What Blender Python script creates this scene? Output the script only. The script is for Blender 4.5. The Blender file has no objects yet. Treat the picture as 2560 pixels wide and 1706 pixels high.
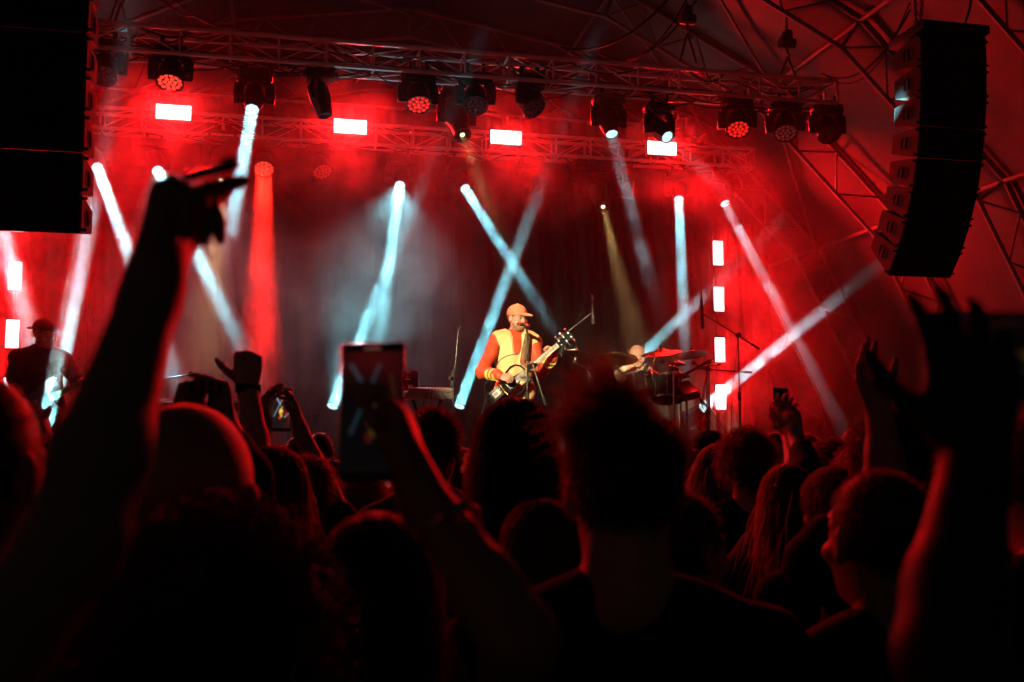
import bpy, bmesh, math, random
import numpy as np
from mathutils import Vector, Matrix, Euler

random.seed(7); rng = np.random.default_rng(7)
sc = bpy.context.scene
C = sc.collection

# ------------------------------------------------------------------ camera
FPX, CX, CY, HORIZON = 2489.0, 1280.0, 853.0, 1090.0      # photograph pixels (2560 x 1706)
EYE = Vector((0.0, 0.0, 1.75))
PITCH = math.atan((HORIZON - CY) / FPX)
cam_d = bpy.data.cameras.new('camera')
cam_d.sensor_width = 36.0
cam_d.lens = 36.0 * FPX / 2560.0
cam_d.clip_start = 0.05; cam_d.clip_end = 400.0
cam_d.dof.use_dof = True; cam_d.dof.focus_distance = 10.2; cam_d.dof.aperture_fstop = 3.8
cam = bpy.data.objects.new('camera', cam_d); C.objects.link(cam)
cam.location = EYE; cam.rotation_euler = (math.pi / 2 + PITCH, 0, 0)
sc.camera = cam

# ------------------------------------------------------------------ world (night) and view
w = bpy.data.worlds.new('World'); sc.world = w; w.use_nodes = True
wn = w.node_tree.nodes; wl = w.node_tree.links
bg = wn['Background']
sky_n = wn.new('ShaderNodeTexSky'); sky_n.sky_type = 'NISHITA'; sky_n.sun_disc = False
sky_n.sun_elevation = math.radians(-4.0); sky_n.sun_rotation = math.radians(200)
wl.new(sky_n.outputs[0], bg.inputs[0]); bg.inputs[1].default_value = 0.2
vs = sc.view_settings
vs.view_transform = 'Standard'; vs.look = 'None'; vs.exposure = 0.0; vs.gamma = 1.0
cy = sc.cycles
cy.use_denoising = True
try:
    cy.denoiser = 'OPENIMAGEDENOISE'; cy.denoising_input_passes = 'RGB_ALBEDO_NORMAL'
except Exception:
    pass
cy.max_bounces = 3; cy.diffuse_bounces = 1; cy.glossy_bounces = 2; cy.transmission_bounces = 2
cy.volume_bounces = 0; cy.transparent_max_bounces = 24
cy.caustics_reflective = False; cy.caustics_refractive = False
cy.sample_clamp_indirect = 4.0
cy.volume_max_steps = 64; cy.volume_step_rate = 3.0
cy.use_light_tree = False
cy.use_adaptive_sampling = True; cy.adaptive_threshold = 0.02

# ------------------------------------------------------------------ layout helpers
FW = Vector((0, math.cos(PITCH), math.sin(PITCH))); UPV = Vector((0, -math.sin(PITCH), math.cos(PITCH)))
def ray(px, py):
    return FW + Vector(((px - CX) / FPX, 0, 0)) - UPV * ((py - CY) / FPX)
def P(px, py, Y):
    d = ray(px, py); return EYE + d * (Y / d.y)
TH = math.radians(12.0)                       # the stage is turned by 12 degrees to the lens
UD = Vector((math.cos(TH), math.sin(TH), 0)); VD = Vector((-math.sin(TH), math.cos(TH), 0)); ZD = Vector((0, 0, 1))
def S(u, v, z): return UD * u + VD * v + ZD * z
def PV(px, py, v):
    d = ray(px, py); return EYE + d * ((v - EYE.dot(VD)) / d.dot(VD))
def uv(p): return p.dot(UD), p.dot(VD)
STAGE_Z = 1.3
SPOT_W = 17000.0

# ------------------------------------------------------------------ object helpers
def tag(o, label=None, cat=None, group=None, kind=None):
    if label: o['label'] = label
    if cat: o['category'] = cat
    if group: o['group'] = group
    if kind: o['kind'] = kind
    return o
def empty(name, loc, label=None, cat=None, group=None):
    o = bpy.data.objects.new(name, None); o.empty_display_size = 0.1; C.objects.link(o)
    o.location = loc; WM[o.name] = Matrix.Translation(Vector(loc))
    return tag(o, label, cat, group)
WM = {}                                   # world matrix (without scale) of everything linked
def wloc(o): return WM[o.name].to_translation()
def link(name, me, m=None, parent=None, loc=None, rot=None, scale=None):
    """mesh object; loc is in world space """
    o = bpy.data.objects.new(name, me); C.objects.link(o)
    if m is not None:
        if len(me.materials) == 0: me.materials.append(m)
        elif me.materials[0] != m:
            o.material_slots[0].link = 'OBJECT'; o.material_slots[0].material = m
    Wm = Matrix.Translation(Vector(loc) if loc is not None else Vector((0, 0, 0)))
    if rot is not None: Wm = Wm @ rot.to_matrix().to_4x4()
    WM[o.name] = Wm
    if parent is not None:
        o.parent = parent; Wm = WM[parent.name].inverted() @ Wm
    o.location = Wm.to_translation(); o.rotation_mode = 'QUATERNION'; o.rotation_quaternion = Wm.to_quaternion()
    if scale is not None: o.scale = scale
    return o
def mesh_of(name, bm, smooth=None):
    me = bpy.data.meshes.new(name); bm.normal_update(); bm.to_mesh(me); bm.free()
    if smooth is not None:
        for p in me.polygons: p.use_smooth = True
        if smooth > 0:
            try: me.set_sharp_from_angle(angle=smooth)
            except Exception: pass
    return me
def from_py(name, v, f, smooth=False):
    me = bpy.data.meshes.new(name); me.from_pydata([tuple(x) for x in v], [], [tuple(x) for x in f]); me.update()
    if smooth:
        for p in me.polygons: p.use_smooth = True
    return me
def quat_z(d, roll=0.0):
    return Vector(d).to_track_quat('Z', 'Y') @ Matrix.Rotation(roll, 3, 'Z').to_quaternion()
def basis(x, y, z):
    m = Matrix((x, y, z)).transposed(); return m.to_quaternion()
_unit = {}
def unit_cyl(n):
    if ('c', n) not in _unit:
        bm = bmesh.new(); bmesh.ops.create_cone(bm, cap_ends=True, segments=n, radius1=1, radius2=1, depth=1)
        _unit[('c', n)] = bm
    return _unit[('c', n)]
_cylme = {}
def cyl_me(m, n=10):
    k = (m.name, n)
    if k not in _cylme:
        bm = unit_cyl(n).copy(); me = mesh_of('tube_shape', bm, smooth=0.9); me.materials.append(m); _cylme[k] = me
    return _cylme[k]
def tube(name, a, b, r, m, parent=None, n=10):
    a = Vector(a); b = Vector(b); d = b - a
    return link(name, cyl_me(m, n), None, parent, (a + b) / 2, quat_z(d), (r, r, d.length))
def add_box(bm, c, sx, sy, sz, q=None, bevel=0.0):
    g = bmesh.ops.create_cube(bm, size=1.0); vs_ = g['verts']
    bmesh.ops.scale(bm, vec=(sx, sy, sz), verts=vs_)
    if bevel > 0:
        e = list({e for v in vs_ for e in v.link_edges})
        r = bmesh.ops.bevel(bm, geom=e, offset=bevel, segments=2, affect='EDGES', profile=0.5)
        vs_ = list({v for f in r['faces'] for v in f.verts} | {v for v in vs_ if v.is_valid})
    if q is not None: bmesh.ops.rotate(bm, cent=(0, 0, 0), matrix=q.to_matrix(), verts=vs_)
    bmesh.ops.translate(bm, vec=Vector(c), verts=vs_)
    return vs_
def add_cone(bm, a, b, r1, r2, n=12, caps=True):
    a = Vector(a); b = Vector(b); d = b - a
    M = Matrix.Translation((a + b) / 2) @ quat_z(d).to_matrix().to_4x4()
    return bmesh.ops.create_cone(bm, cap_ends=caps, segments=n, radius1=r1, radius2=r2, depth=d.length, matrix=M)['verts']
def add_lathe(bm, prof, n=20, M=None):
    """profile of (radius, z) turned about z"""
    rings = []
    for r, z in prof:
        if r < 1e-6:
            rings.append([bm.verts.new((0, 0, z))])
        else:
            rings.append([bm.verts.new((r * math.cos(2 * math.pi * i / n), r * math.sin(2 * math.pi * i / n), z)) for i in range(n)])
    for A, B in zip(rings, rings[1:]):
        if len(A) == 1 and len(B) == 1: continue
        for i in range(n):
            j = (i + 1) % n
            if len(A) == 1: bm.faces.new((A[0], B[j], B[i]))
            elif len(B) == 1: bm.faces.new((A[i], A[j], B[0]))
            else: bm.faces.new((A[i], A[j], B[j], B[i]))
    vv = [v for R in rings for v in R]
    if M is not None: bmesh.ops.transform(bm, matrix=M, verts=vv)
    return vv
def add_tube_path(bm, pts, r, n=6, cap=True):
    pts = [Vector(p) for p in pts]; rs = r if isinstance(r, (list, tuple)) else [r] * len(pts)
    rings = []; ref = None
    for i, p in enumerate(pts):
        t = (pts[min(i + 1, len(pts) - 1)] - pts[max(i - 1, 0)]).normalized()
        if ref is None:
            ref = t.orthogonal().normalized()
        ref = (ref - t * ref.dot(t)).normalized(); b = t.cross(ref)
        rings.append([bm.verts.new(p + (ref * math.cos(2 * math.pi * k / n) + b * math.sin(2 * math.pi * k / n)) * rs[i]) for k in range(n)])
    for A, B in zip(rings, rings[1:]):
        for k in range(n):
            j = (k + 1) % n; bm.faces.new((A[k], A[j], B[j], B[k]))
    if cap:
        bm.faces.new(list(reversed(rings[0]))); bm.faces.new(rings[-1])
def path_me(name, pts, r, n=6):
    bm = bmesh.new(); add_tube_path(bm, pts, r, n); return mesh_of(name, bm, smooth=0)
def box_part(name, c, sx, sy, sz, m, parent=None, q=None, bevel=0.0):
    bm = bmesh.new(); add_box(bm, (0, 0, 0), sx, sy, sz, None, bevel)
    return link(name, mesh_of(name, bm, smooth=0.6 if bevel else None), m, parent, c, q)
def curve_pts(a, b, sag, n=14, side=Vector((0, 0, 0))):
    a = Vector(a); b = Vector(b); out = []
    for i in range(n + 1):
        t = i / n; p = a.lerp(b, t); k = 4 * t * (1 - t)
        out.append(p - ZD * sag * k + side * k)
    return out

# ------------------------------------------------------------------ materials
def mat(name, col, rough=0.6, metal=0.0, var=0.25, scale=6.0, bump=0.0, bscale=40.0, emit=None, estr=0.0, spec=0.5, sheen=0.0, rvar=0.0):
    m = bpy.data.materials.new(name); m.use_nodes = True
    N = m.node_tree.nodes; L = m.node_tree.links; b = N['Principled BSDF']
    b.inputs['Roughness'].default_value = rough; b.inputs['Metallic'].default_value = metal
    b.inputs['Specular IOR Level'].default_value = spec
    if sheen: b.inputs['Sheen Weight'].default_value = sheen
    tc = N.new('ShaderNodeTexCoord')
    if var > 0:
        nz = N.new('ShaderNodeTexNoise'); nz.inputs['Scale'].default_value = scale; nz.inputs['Detail'].default_value = 5
        L.new(tc.outputs['Object'], nz.inputs['Vector'])
        r = N.new('ShaderNodeValToRGB'); L.new(nz.outputs['Fac'], r.inputs[0])
        lo = [max(0, c * (1 - var)) for c in col]; hi = [min(1, c * (1 + var)) for c in col]
        r.color_ramp.elements[0].position = 0.3; r.color_ramp.elements[0].color = (*lo, 1)
        r.color_ramp.elements[1].position = 0.7; r.color_ramp.elements[1].color = (*hi, 1)
        L.new(r.outputs[0], b.inputs['Base Color'])
        if rvar > 0:
            mr = N.new('ShaderNodeMapRange'); L.new(nz.outputs['Fac'], mr.inputs[0])
            mr.inputs[3].default_value = max(0.02, rough - rvar); mr.inputs[4].default_value = min(1, rough + rvar)
            L.new(mr.outputs[0], b.inputs['Roughness'])
    else:
        b.inputs['Base Color'].default_value = (*col, 1)
    if bump > 0:
        n2 = N.new('ShaderNodeTexNoise'); n2.inputs['Scale'].default_value = bscale; n2.inputs['Detail'].default_value = 4
        L.new(tc.outputs['Object'], n2.inputs['Vector'])
        bp = N.new('ShaderNodeBump'); bp.inputs['Strength'].default_value = bump; bp.inputs['Distance'].default_value = 0.01
        L.new(n2.outputs['Fac'], bp.inputs['Height']); L.new(bp.outputs[0], b.inputs['Normal'])
    if emit is not None:
        b.inputs['Emission Color'].default_value = (*emit, 1); b.inputs['Emission Strength'].default_value = estr
    return m
M = {}
M['alu'] = mat('truss aluminium', (0.62, 0.60, 0.60), 0.45, 0.55, 0.18, 9, 0.15, 60, rvar=0.12)
M['arch'] = mat('tent arch painted steel', (0.26, 0.235, 0.225), 0.6, 0.1, 0.25, 5, 0.2, 30)
M['black'] = mat('black plastic', (0.022, 0.022, 0.024), 0.42, 0, 0.3, 14, 0.1, 90, rvar=0.1)
M['blackmat'] = mat('black matt metal', (0.012, 0.012, 0.013), 0.75, 0, 0.3, 10)
M['cable'] = mat('black rubber cable', (0.012, 0.012, 0.012), 0.6)
M['chain'] = mat('chain steel', (0.12, 0.12, 0.12), 0.5, 0.8)
M['chrome'] = mat('chrome', (0.7, 0.7, 0.7), 0.18, 1.0, 0.1)
M['stand'] = mat('black stand steel', (0.03, 0.03, 0.03), 0.35, 0.3)
# ================================================================== the setting
def sheet_material(name, col, rough, var, scale, bump=0.3, bscale=3.0): return mat(name, col, rough, 0, var, scale, bump, bscale)
M['ground'] = mat('trodden asphalt', (0.05, 0.048, 0.045), 0.9, 0, 0.4, 2.5, 0.4, 30)
bm = bmesh.new(); bmesh.ops.create_grid(bm, x_segments=8, y_segments=8, size=180)
tag(link('ground', mesh_of('ground', bm), M['ground']), kind='structure')

# ---- the tent: barrel vault on polygonal lattice arches, axis along the stage depth
TC_U, RI, RO = 1.44, 7.52, 7.95
ARCH_V = [6.0, 7.85, 9.8, 11.9, 14.0, 16.2]
NSEG = 10
def arch_pt(i, R, v, n=NSEG):
    a = math.pi * i / n; return S(TC_U - R * math.cos(a), v, max(0.0, R * math.sin(a)))
names = ['nearest to the audience', 'over the front edge of the stage', 'over the singer', 'over the drum kit', 'behind the rear truss', 'at the dark far end of the tent']
for ai, v in enumerate(ARCH_V):
    root = empty('tent_arch', S(TC_U, v, 0), 'tubular lattice arch of the tent ' + names[ai], 'tent arch', 'lattice arches of the tent')
    ni = NSEG
    inner = [arch_pt(i, RI, v) for i in range(ni + 1)]; outer = [arch_pt(i, RO, v) for i in range(ni + 1)]
    for i in range(ni):
        tube('inner_chord', inner[i], inner[i + 1], 0.028, M['arch'], root)
        tube('outer_chord', outer[i], outer[i + 1], 0.028, M['arch'], root)
    for i in range(ni):
        for k in range(3):                      # zig-zag web
            t0, t1 = k / 3, (k + 0.5) / 3
            tube('web_bar', inner[i].lerp(inner[i + 1], t0), outer[i].lerp(outer[i + 1], t1), 0.014, M['arch'], root, 8)
            if k == 0: tube('web_bar', inner[i], outer[i], 0.02, M['arch'], root, 8)
            else: tube('web_bar', outer[i].lerp(outer[i + 1], t0 - 0.5 / 3), inner[i].lerp(inner[i + 1], t0), 0.014, M['arch'], root, 8)
# purlins and wind braces between the arches
bays = ['in the nearest bay', 'in the bay before the singer', 'in the bay over the front truss', 'in the bay over the drum kit', 'in the far bay behind the rear truss']
rows = {4: 'high on the left slope', 6: 'high on the right slope', 7: 'halfway up the right slope', 8: 'low on the right side'}
for k in range(1, len(ARCH_V) - 1):
    for i in (4, 6, 7, 8):
        o = tube('purlin', arch_pt(i, RO - 0.03, ARCH_V[k] + 0.04), arch_pt(i, RO - 0.03, ARCH_V[k + 1] - 0.04), 0.03, M['arch'])
        tag(o, 'straight tent purlin %s %s' % (rows[i], bays[k]), 'purlin', 'purlins between the tent arches')
for (i, k) in ((6, 2), (6, 3), (7, 3), (4, 3)):
    o = tube('brace_bar', arch_pt(i, RO - 0.1, ARCH_V[k] + 0.05), arch_pt(i + 1, RO - 0.1, ARCH_V[k + 1] - 0.05), 0.02, M['arch'], None, 8)
    tag(o, 'thin diagonal wind brace %s %s' % (rows[i].replace('halfway up', 'midway up'), bays[k]), 'brace', 'diagonal wind braces of the tent')
# canopy membrane: a panel for each bay, billowing a little between the arches
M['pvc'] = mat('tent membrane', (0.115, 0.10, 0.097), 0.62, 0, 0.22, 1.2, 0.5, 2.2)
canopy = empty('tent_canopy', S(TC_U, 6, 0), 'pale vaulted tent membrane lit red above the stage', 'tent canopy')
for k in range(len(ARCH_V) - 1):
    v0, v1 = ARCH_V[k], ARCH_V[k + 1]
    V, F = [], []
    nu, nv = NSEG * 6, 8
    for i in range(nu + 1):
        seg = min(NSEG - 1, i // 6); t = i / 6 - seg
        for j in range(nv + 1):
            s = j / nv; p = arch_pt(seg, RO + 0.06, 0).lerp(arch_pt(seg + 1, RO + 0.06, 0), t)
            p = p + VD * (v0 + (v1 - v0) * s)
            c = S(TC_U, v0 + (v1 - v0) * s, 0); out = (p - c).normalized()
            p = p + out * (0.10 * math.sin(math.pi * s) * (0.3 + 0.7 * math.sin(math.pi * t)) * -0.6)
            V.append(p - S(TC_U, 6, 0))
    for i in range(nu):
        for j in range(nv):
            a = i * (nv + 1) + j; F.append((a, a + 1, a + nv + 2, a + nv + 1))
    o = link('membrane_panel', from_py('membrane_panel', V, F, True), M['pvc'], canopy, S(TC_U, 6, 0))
    sd = o.modifiers.new('thick', 'SOLIDIFY'); sd.thickness = 0.004
    for i in (1, 2, 3, 5, 7, 8, 9):                 # welded seams
        tube('seam', arch_pt(i, RO + 0.045, v0 + 0.03), arch_pt(i, RO + 0.045, v1 - 0.03), 0.006, M['pvc'], canopy, 6)
# far gable wall of the tent
M['gable'] = mat('tent gable membrane', (0.16, 0.13, 0.13), 0.7, 0, 0.25, 1.0, 0.4, 2.0)
gb = empty('tent_gable', S(TC_U, 16.35, 0), 'dull membrane wall closing the far end of the tent', 'tent wall')
for i in range(-4, 4):
    V, F = [], []
    for j in range(9):
        u = (i + j / 8) * 2.0
        zt = math.sqrt(max(0.0, 8.02 ** 2 - u * u))
        for z in (0.0, zt): V.append(Vector((UD * u)) + ZD * z + VD * (0.05 * math.sin(j / 8 * math.pi)))
    for j in range(8): a = 2 * j; F.append((a, a + 2, a + 3, a + 1))
    link('gable_panel', from_py('gable_panel', V, F, True), M['gable'], gb, S(TC_U, 16.35, 0))

# ---- stage deck
M['deck'] = mat('stage ply deck', (0.06, 0.055, 0.05), 0.5, 0, 0.35, 3, 0.15, 25, rvar=0.12)
M['skirt'] = mat('black stage skirt', (0.015, 0.014, 0.014), 0.9, 0, 0.3, 6)
qs = basis(UD, VD, ZD)
stage = empty('stage', S(1.4, 11.9, 0))
stage['kind'] = 'structure'
for i in range(6):
    for j in range(3):
        c = S(-4.6 + 2.0 * i + 1.0, 8.9 + 2.0 * j + 1.0, STAGE_Z - 0.06)
        box_part('deck_panel', c, 1.994, 1.994, 0.12, M['deck'], stage, qs, 0.004)
for i in range(12):
    V, F = [], []
    for j in range(13):
        u = -4.6 + (i + j / 12) * 1.0; off = 0.02 * math.sin(j / 12 * math.pi * 6)
        V += [S(u, 8.86 + off, 0.0), S(u, 8.86 + off * 0.4, STAGE_Z - 0.01)]
    for j in range(12): F.append((2 * j, 2 * j + 2, 2 * j + 3, 2 * j + 1))
    link('skirt_panel', from_py('skirt_panel', [p - stage.location for p in V], F, True), M['skirt'], stage, stage.location)

# ---- black drape hung behind the band
M['drape'] = mat('black crinkled drape', (0.008, 0.007, 0.007), 0.55, 0, 0.5, 5, 0.9, 9, rvar=0.2)
root = empty('backdrop_curtain', S(1.4, 14.55, STAGE_Z), 'black crinkled backdrop drape hanging behind the band', 'backdrop curtain')
for i in range(7):
    V, F = [], []; nx, nz = 40, 18
    for a in range(nx + 1):
        for b in range(nz + 1):
            u = -4.6 + i * 1.7 + 1.7 * a / nx; z = STAGE_Z + 5.3 * b / nz
            off = 0.06 * math.sin(a / nx * 2 * math.pi * 4 + i) + 0.03 * math.sin(a * 1.7 + b * 0.9) + 0.02 * math.sin(b * 2.1 + i * 2 + a * .4)
            V.append(S(u, 14.55 + off, z) - root.location)
    for a in range(nx):
        for b in range(nz):
            k = a * (nz + 1) + b; F.append((k, k + nz + 1, k + nz + 2, k + 1))
    link('drape_panel', from_py('drape_panel', V, F, True), M['drape'], root, root.location)
tube('drape_pipe', S(-4.7, 14.55, STAGE_Z + 5.33), S(7.4, 14.55, STAGE_Z + 5.33), 0.025, M['alu'], root)

# ---- lighting trusses
def box_truss(name, u0, u1, v, zt, h, d, label, bay=0.5, joints=2.0):
    root = empty(name, S((u0 + u1) / 2, v, zt), label, 'lighting truss')
    for dv in (0, d):
        for dz in (0, -h):
            n = max(1, round((u1 - u0) / joints))
            for i in range(n):
                a, b = u0 + (u1 - u0) * i / n, u0 + (u1 - u0) * (i + 1) / n
                tube('chord', S(a + 0.004, v + dv, zt + dz), S(b - 0.004, v + dv, zt + dz), 0.025, M['alu'], root, 12)
                if i: tube('coupler', S(a - 0.05, v + dv, zt + dz), S(a + 0.05, v + dv, zt + dz), 0.031, M['alu'], root, 12)
    nb = int(round((u1 - u0) / bay)); st = (u1 - u0) / nb
    r = 0.0095
    for i in range(nb + 1):
        u = u0 + st * i
        rr = 0.018 if i % 4 == 0 else 0.011
        for dv in (0, d): tube('post', S(u, v + dv, zt), S(u, v + dv, zt - h), rr, M['alu'], root, 8)
        for dz in (0, -h): tube('post', S(u, v, zt + dz), S(u, v + d, zt + dz), rr, M['alu'], root, 8)
    for i in range(nb):
        a, b = u0 + st * i, u0 + st * (i + 1)
        f = i % 2
        for dv in (0, d):
            tube('brace', S(a, v + dv, zt - h * f), S(b, v + dv, zt - h * (1 - f)), r, M['alu'], root, 8)
        for dz in (0, -h):
            tube('brace', S(a, v + d * f, zt + dz), S(b, v + d * (1 - f), zt + dz), r, M['alu'], root, 8)
    return root
FT_V, FT_Z, TH_, TD_ = 10.5, 5.97, 0.27, 0.29
RT_V, RT_Z = 13.2, 5.93
uf1 = uv(PV(2092, 196, FT_V))[0]; ur1 = uv(PV(1886, 352, RT_V))[0]
front_truss = box_truss('lighting_truss', uf1 - 10.0, uf1, FT_V, FT_Z, TH_, TD_, 'long aluminium box truss over the stage front carrying most lamps')
rear_truss = box_truss('lighting_truss', ur1 - 10.5, ur1, RT_V, RT_Z, TH_, TD_, 'lower looking rear box truss in the red smoke behind the front one')
# ================================================================== lamps, panels, beams and smoke
M['lampbody'] = mat('lamp housing', (0.016, 0.016, 0.018), 0.38, 0, 0.3, 12, 0.08, 120, rvar=0.1)
M['lampgrey'] = mat('lamp housing trim', (0.06, 0.06, 0.065), 0.35, 0.2, 0.2, 12)
M['glassdark'] = mat('dark lamp lens', (0.015, 0.016, 0.018), 0.08, 0, 0.2, 20, spec=0.8)
def emis(name, col, s, sample=False):
    m = mat(name, (0.05, 0.05, 0.05), 0.3, 0, 0, emit=col, estr=s)
    if not sample: m.cycles.emission_sampling = 'NONE'
    return m
M['lens_white'] = emis('lit lens cold white', (0.62, 0.93, 1.0), 1.15)
M['lens_amber'] = emis('lit lens amber', (1.0, 0.80, 0.42), 2.5)
M['cell_red'] = emis('lit wash cell red', (1.0, 0.045, 0.025), 1.5)
M['cell_mid'] = emis('glowing wash cell red', (1.0, 0.016, 0.010), 0.8)
M['cell_dim'] = emis('dim wash cell red', (1.0, 0.03, 0.02), 0.45)
M['cell_faint'] = emis('faint wash cell red', (1.0, 0.10, 0.08), 0.06)

BEAM_COL = (0.25, 0.88, 1.0); AMBER = (1.0, 0.62, 0.22); RED = (1.0, 0.006, 0.009)

def lathe_me(name, prof, n=24):
    bm = bmesh.new(); add_lathe(bm, prof, n); bmesh.ops.recalc_face_normals(bm, faces=bm.faces); return mesh_of(name, bm, smooth=0.7)
# shared shapes (z = the way the lamp looks, origin = pivot)
ME = {}
ME['wash_head'] = lathe_me('wash_head', [(0, -0.15), (0.07, -0.15), (0.105, -0.125), (0.122, -0.06), (0.132, 0.02), (0.142, 0.07), (0.143, 0.118), (0.132, 0.118), (0.128, 0.096), (0, 0.096)], 32)
ME['beam_head'] = lathe_me('beam_head', [(0, -0.17), (0.085, -0.17), (0.112, -0.14), (0.118, 0.0), (0.112, 0.06), (0.098, 0.12), (0.088, 0.175), (0.084, 0.21), (0.074, 0.21), (0.072, 0.186), (0, 0.186)], 8)
ME['profile_head'] = lathe_me('profile_head', [(0, -0.28), (0.12, -0.28), (0.15, -0.24), (0.155, 0.04), (0.13, 0.12), (0.115, 0.22), (0.112, 0.33), (0.095, 0.33), (0.092, 0.29), (0, 0.29)], 10)
def yoke_me(half, drop, th=0.036, wd=0.12):
    bm = bmesh.new()
    for s in (-1, 1):
        pts = [(s * (half - 0.05), drop + 0.0), (s * half, drop - 0.03), (s * (half + 0.008), 0.06), (s * half, -0.055)]
        for (x0, z0), (x1, z1) in zip(pts, pts[1:]):
            c = Vector(((x0 + x1) / 2, 0, (z0 + z1) / 2)); d = Vector((x1 - x0, 0, z1 - z0))
            q = d.to_track_quat('Z', 'Y')
            add_box(bm, c, wd * 0.9, th, d.length + 0.015, q @ Euler((0, 0, math.pi / 2)).to_quaternion(), 0.008)
    add_box(bm, (0, 0, drop + 0.005), half * 2 - 0.06, wd * 0.8, 0.035, None, 0.01)
    return mesh_of('yoke', bm, smooth=0.6)
def base_me(wd, dp, ht):
    bm = bmesh.new(); add_box(bm, (0, 0, 0), wd, dp, ht, None, 0.022)
    for s in (-1, 1):
        add_box(bm, (s * (wd / 2 + 0.012), 0, -0.005), 0.035, dp * 0.55, ht * 0.6, None, 0.012)
        add_box(bm, (s * (wd / 2 - 0.04), -dp / 2 - 0.004, 0), 0.03, 0.012, ht * 0.5, None, 0.003)
    return mesh_of('lamp_base', bm, smooth=0.6)
def clamp_me():
    bm = bmesh.new(); add_box(bm, (0, 0, 0.035), 0.035, 0.05, 0.07, None, 0.006)
    add_cone(bm, (-0.02, 0, 0.085), (0.02, 0, 0.085), 0.04, 0.04, 12)
    add_cone(bm, (0, 0.03, 0.06), (0, 0.075, 0.05), 0.008, 0.008, 8); add_box(bm, (0, 0.085, 0.05), 0.012, 0.02, 0.04)
    return mesh_of('hook_clamp', bm, smooth=0.6)
ME['clamp'] = clamp_me()
ME['wash_yoke'] = yoke_me(0.172, 0.175); ME['beam_yoke'] = yoke_me(0.160, 0.19); ME['profile_yoke'] = yoke_me(0.20, 0.30)
ME['wash_base'] = base_me(0.33, 0.22, 0.10); ME['beam_base'] = base_me(0.32, 0.22, 0.105); ME['profile_base'] = base_me(0.40, 0.30, 0.13)
DIM = {'wash': (0.175, 0.10, 0.097, 0.128), 'beam': (0.19, 0.105, 0.19, 0.072), 'profile': (0.30, 0.13, 0.295, 0.09)}
ME['cell'] = lathe_me('lens_cell', [(0.0225, 0.0), (0.0215, 0.006), (0.014, 0.012), (0, 0.014)], 10)
ME['disc_beam'] = lathe_me('lens', [(0.071, 0.0), (0.066, 0.008), (0.035, 0.016), (0, 0.019)], 24)
ME['disc_profile'] = lathe_me('lens', [(0.09, 0.0), (0.06, 0.012), (0, 0.018)], 24)
ME['hot_spot'] = lathe_me('lamp_bulb', [(0.03, 0.0), (0.022, 0.006), (0, 0.010)], 16)
ME['bezel'] = lathe_me('bezel', [(0.128, 0.0), (0.128, 0.003), (0.0, 0.003)], 28)
CELLS = [(0, 0)] + [(0.052 * math.cos(a), 0.052 * math.sin(a)) for a in [k * math.pi / 3 for k in range(6)]] + [(0.102 * math.cos(a), 0.102 * math.sin(a)) for a in [k * math.pi / 6 + 0.26 for k in range(12)]]

def moving_head(kind, pivot, d, z_top, label, lens='off', group=None):
    """hangs from z_top; pivot is the tilt axis, d the way the lamp looks"""
    d = Vector(d).normalized(); drop, bh, fz, fr = DIM[kind]
    name = {'wash': 'wash_light', 'beam': 'beam_light', 'profile': 'profile_light'}[kind]
    ztop_base = pivot.z + drop + bh
    root = empty(name, Vector((pivot.x, pivot.y, ztop_base)), label, 'stage light', group)
    hd = Vector((d.x, d.y, 0))
    hd = hd.normalized() if hd.length > 0.05 else -VD.copy()
    ax = hd.cross(ZD).normalized()                         # tilt axis = x of yoke
    qy = basis(ax, ZD.cross(ax), ZD)
    link('base', ME[kind + '_base'], M['lampbody'], root, pivot + ZD * (drop + bh / 2 + 0.012), qs)
    link('yoke', ME[kind + '_yoke'], M['lampbody'], root, pivot, qy)
    qh = basis(ax, d.cross(ax), d)
    head = link('head', ME[kind + '_head'], M['lampbody'], root, pivot, qh)
    if z_top is not None:
        for s in (-1, 1):
            cp = Vector((pivot.x, pivot.y, 0)) + UD * (0.09 * s); cp.z = ztop_base + 0.012
            g = z_top - cp.z
            link('hook_clamp', ME['clamp'], M['blackmat'], root, cp + ZD * max(0, g - 0.11), qs)
            if g > 0.125: tube('drop_rod', cp, cp + ZD * (g - 0.10), 0.012, M['blackmat'], root, 8)
    face = pivot + d * fz
    if kind == 'wash':
        cm = {'off': M['glassdark'], 'red': M['cell_red'], 'mid': M['cell_mid'], 'dim': M['cell_dim'], 'faint': M['cell_faint']}[lens]
        link('bezel', ME['bezel'], M['lampgrey'] if lens == 'off' else M['blackmat'], head, face, qh)
        for (a, b) in CELLS:
            link('lens_cell', ME['cell'], cm, head, face + qh @ Vector((a, b, 0.004)), qh)
    elif kind == 'beam':
        link('lens', ME['disc_beam'], M['lens_white'] if lens == 'white' else M['glassdark'], head, face, qh)
    else:
        ln = link('lens', ME['disc_profile'], M['glassdark'], head, face, qh)
        if lens == 'amber': link('lamp_bulb', ME['hot_spot'], M['lens_amber'], head, face + d * 0.02, qh)
    # trim ring on the head and handle on the housing
    tilt = 0.02
    tube('tilt_pin', pivot - ax * 0.185, pivot - ax * 0.12, 0.03, M['lampgrey'], root, 12)
    tube('tilt_pin', pivot + ax * 0.12, pivot + ax * 0.185, 0.03, M['lampgrey'], root, 12)
    return root, face

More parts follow.
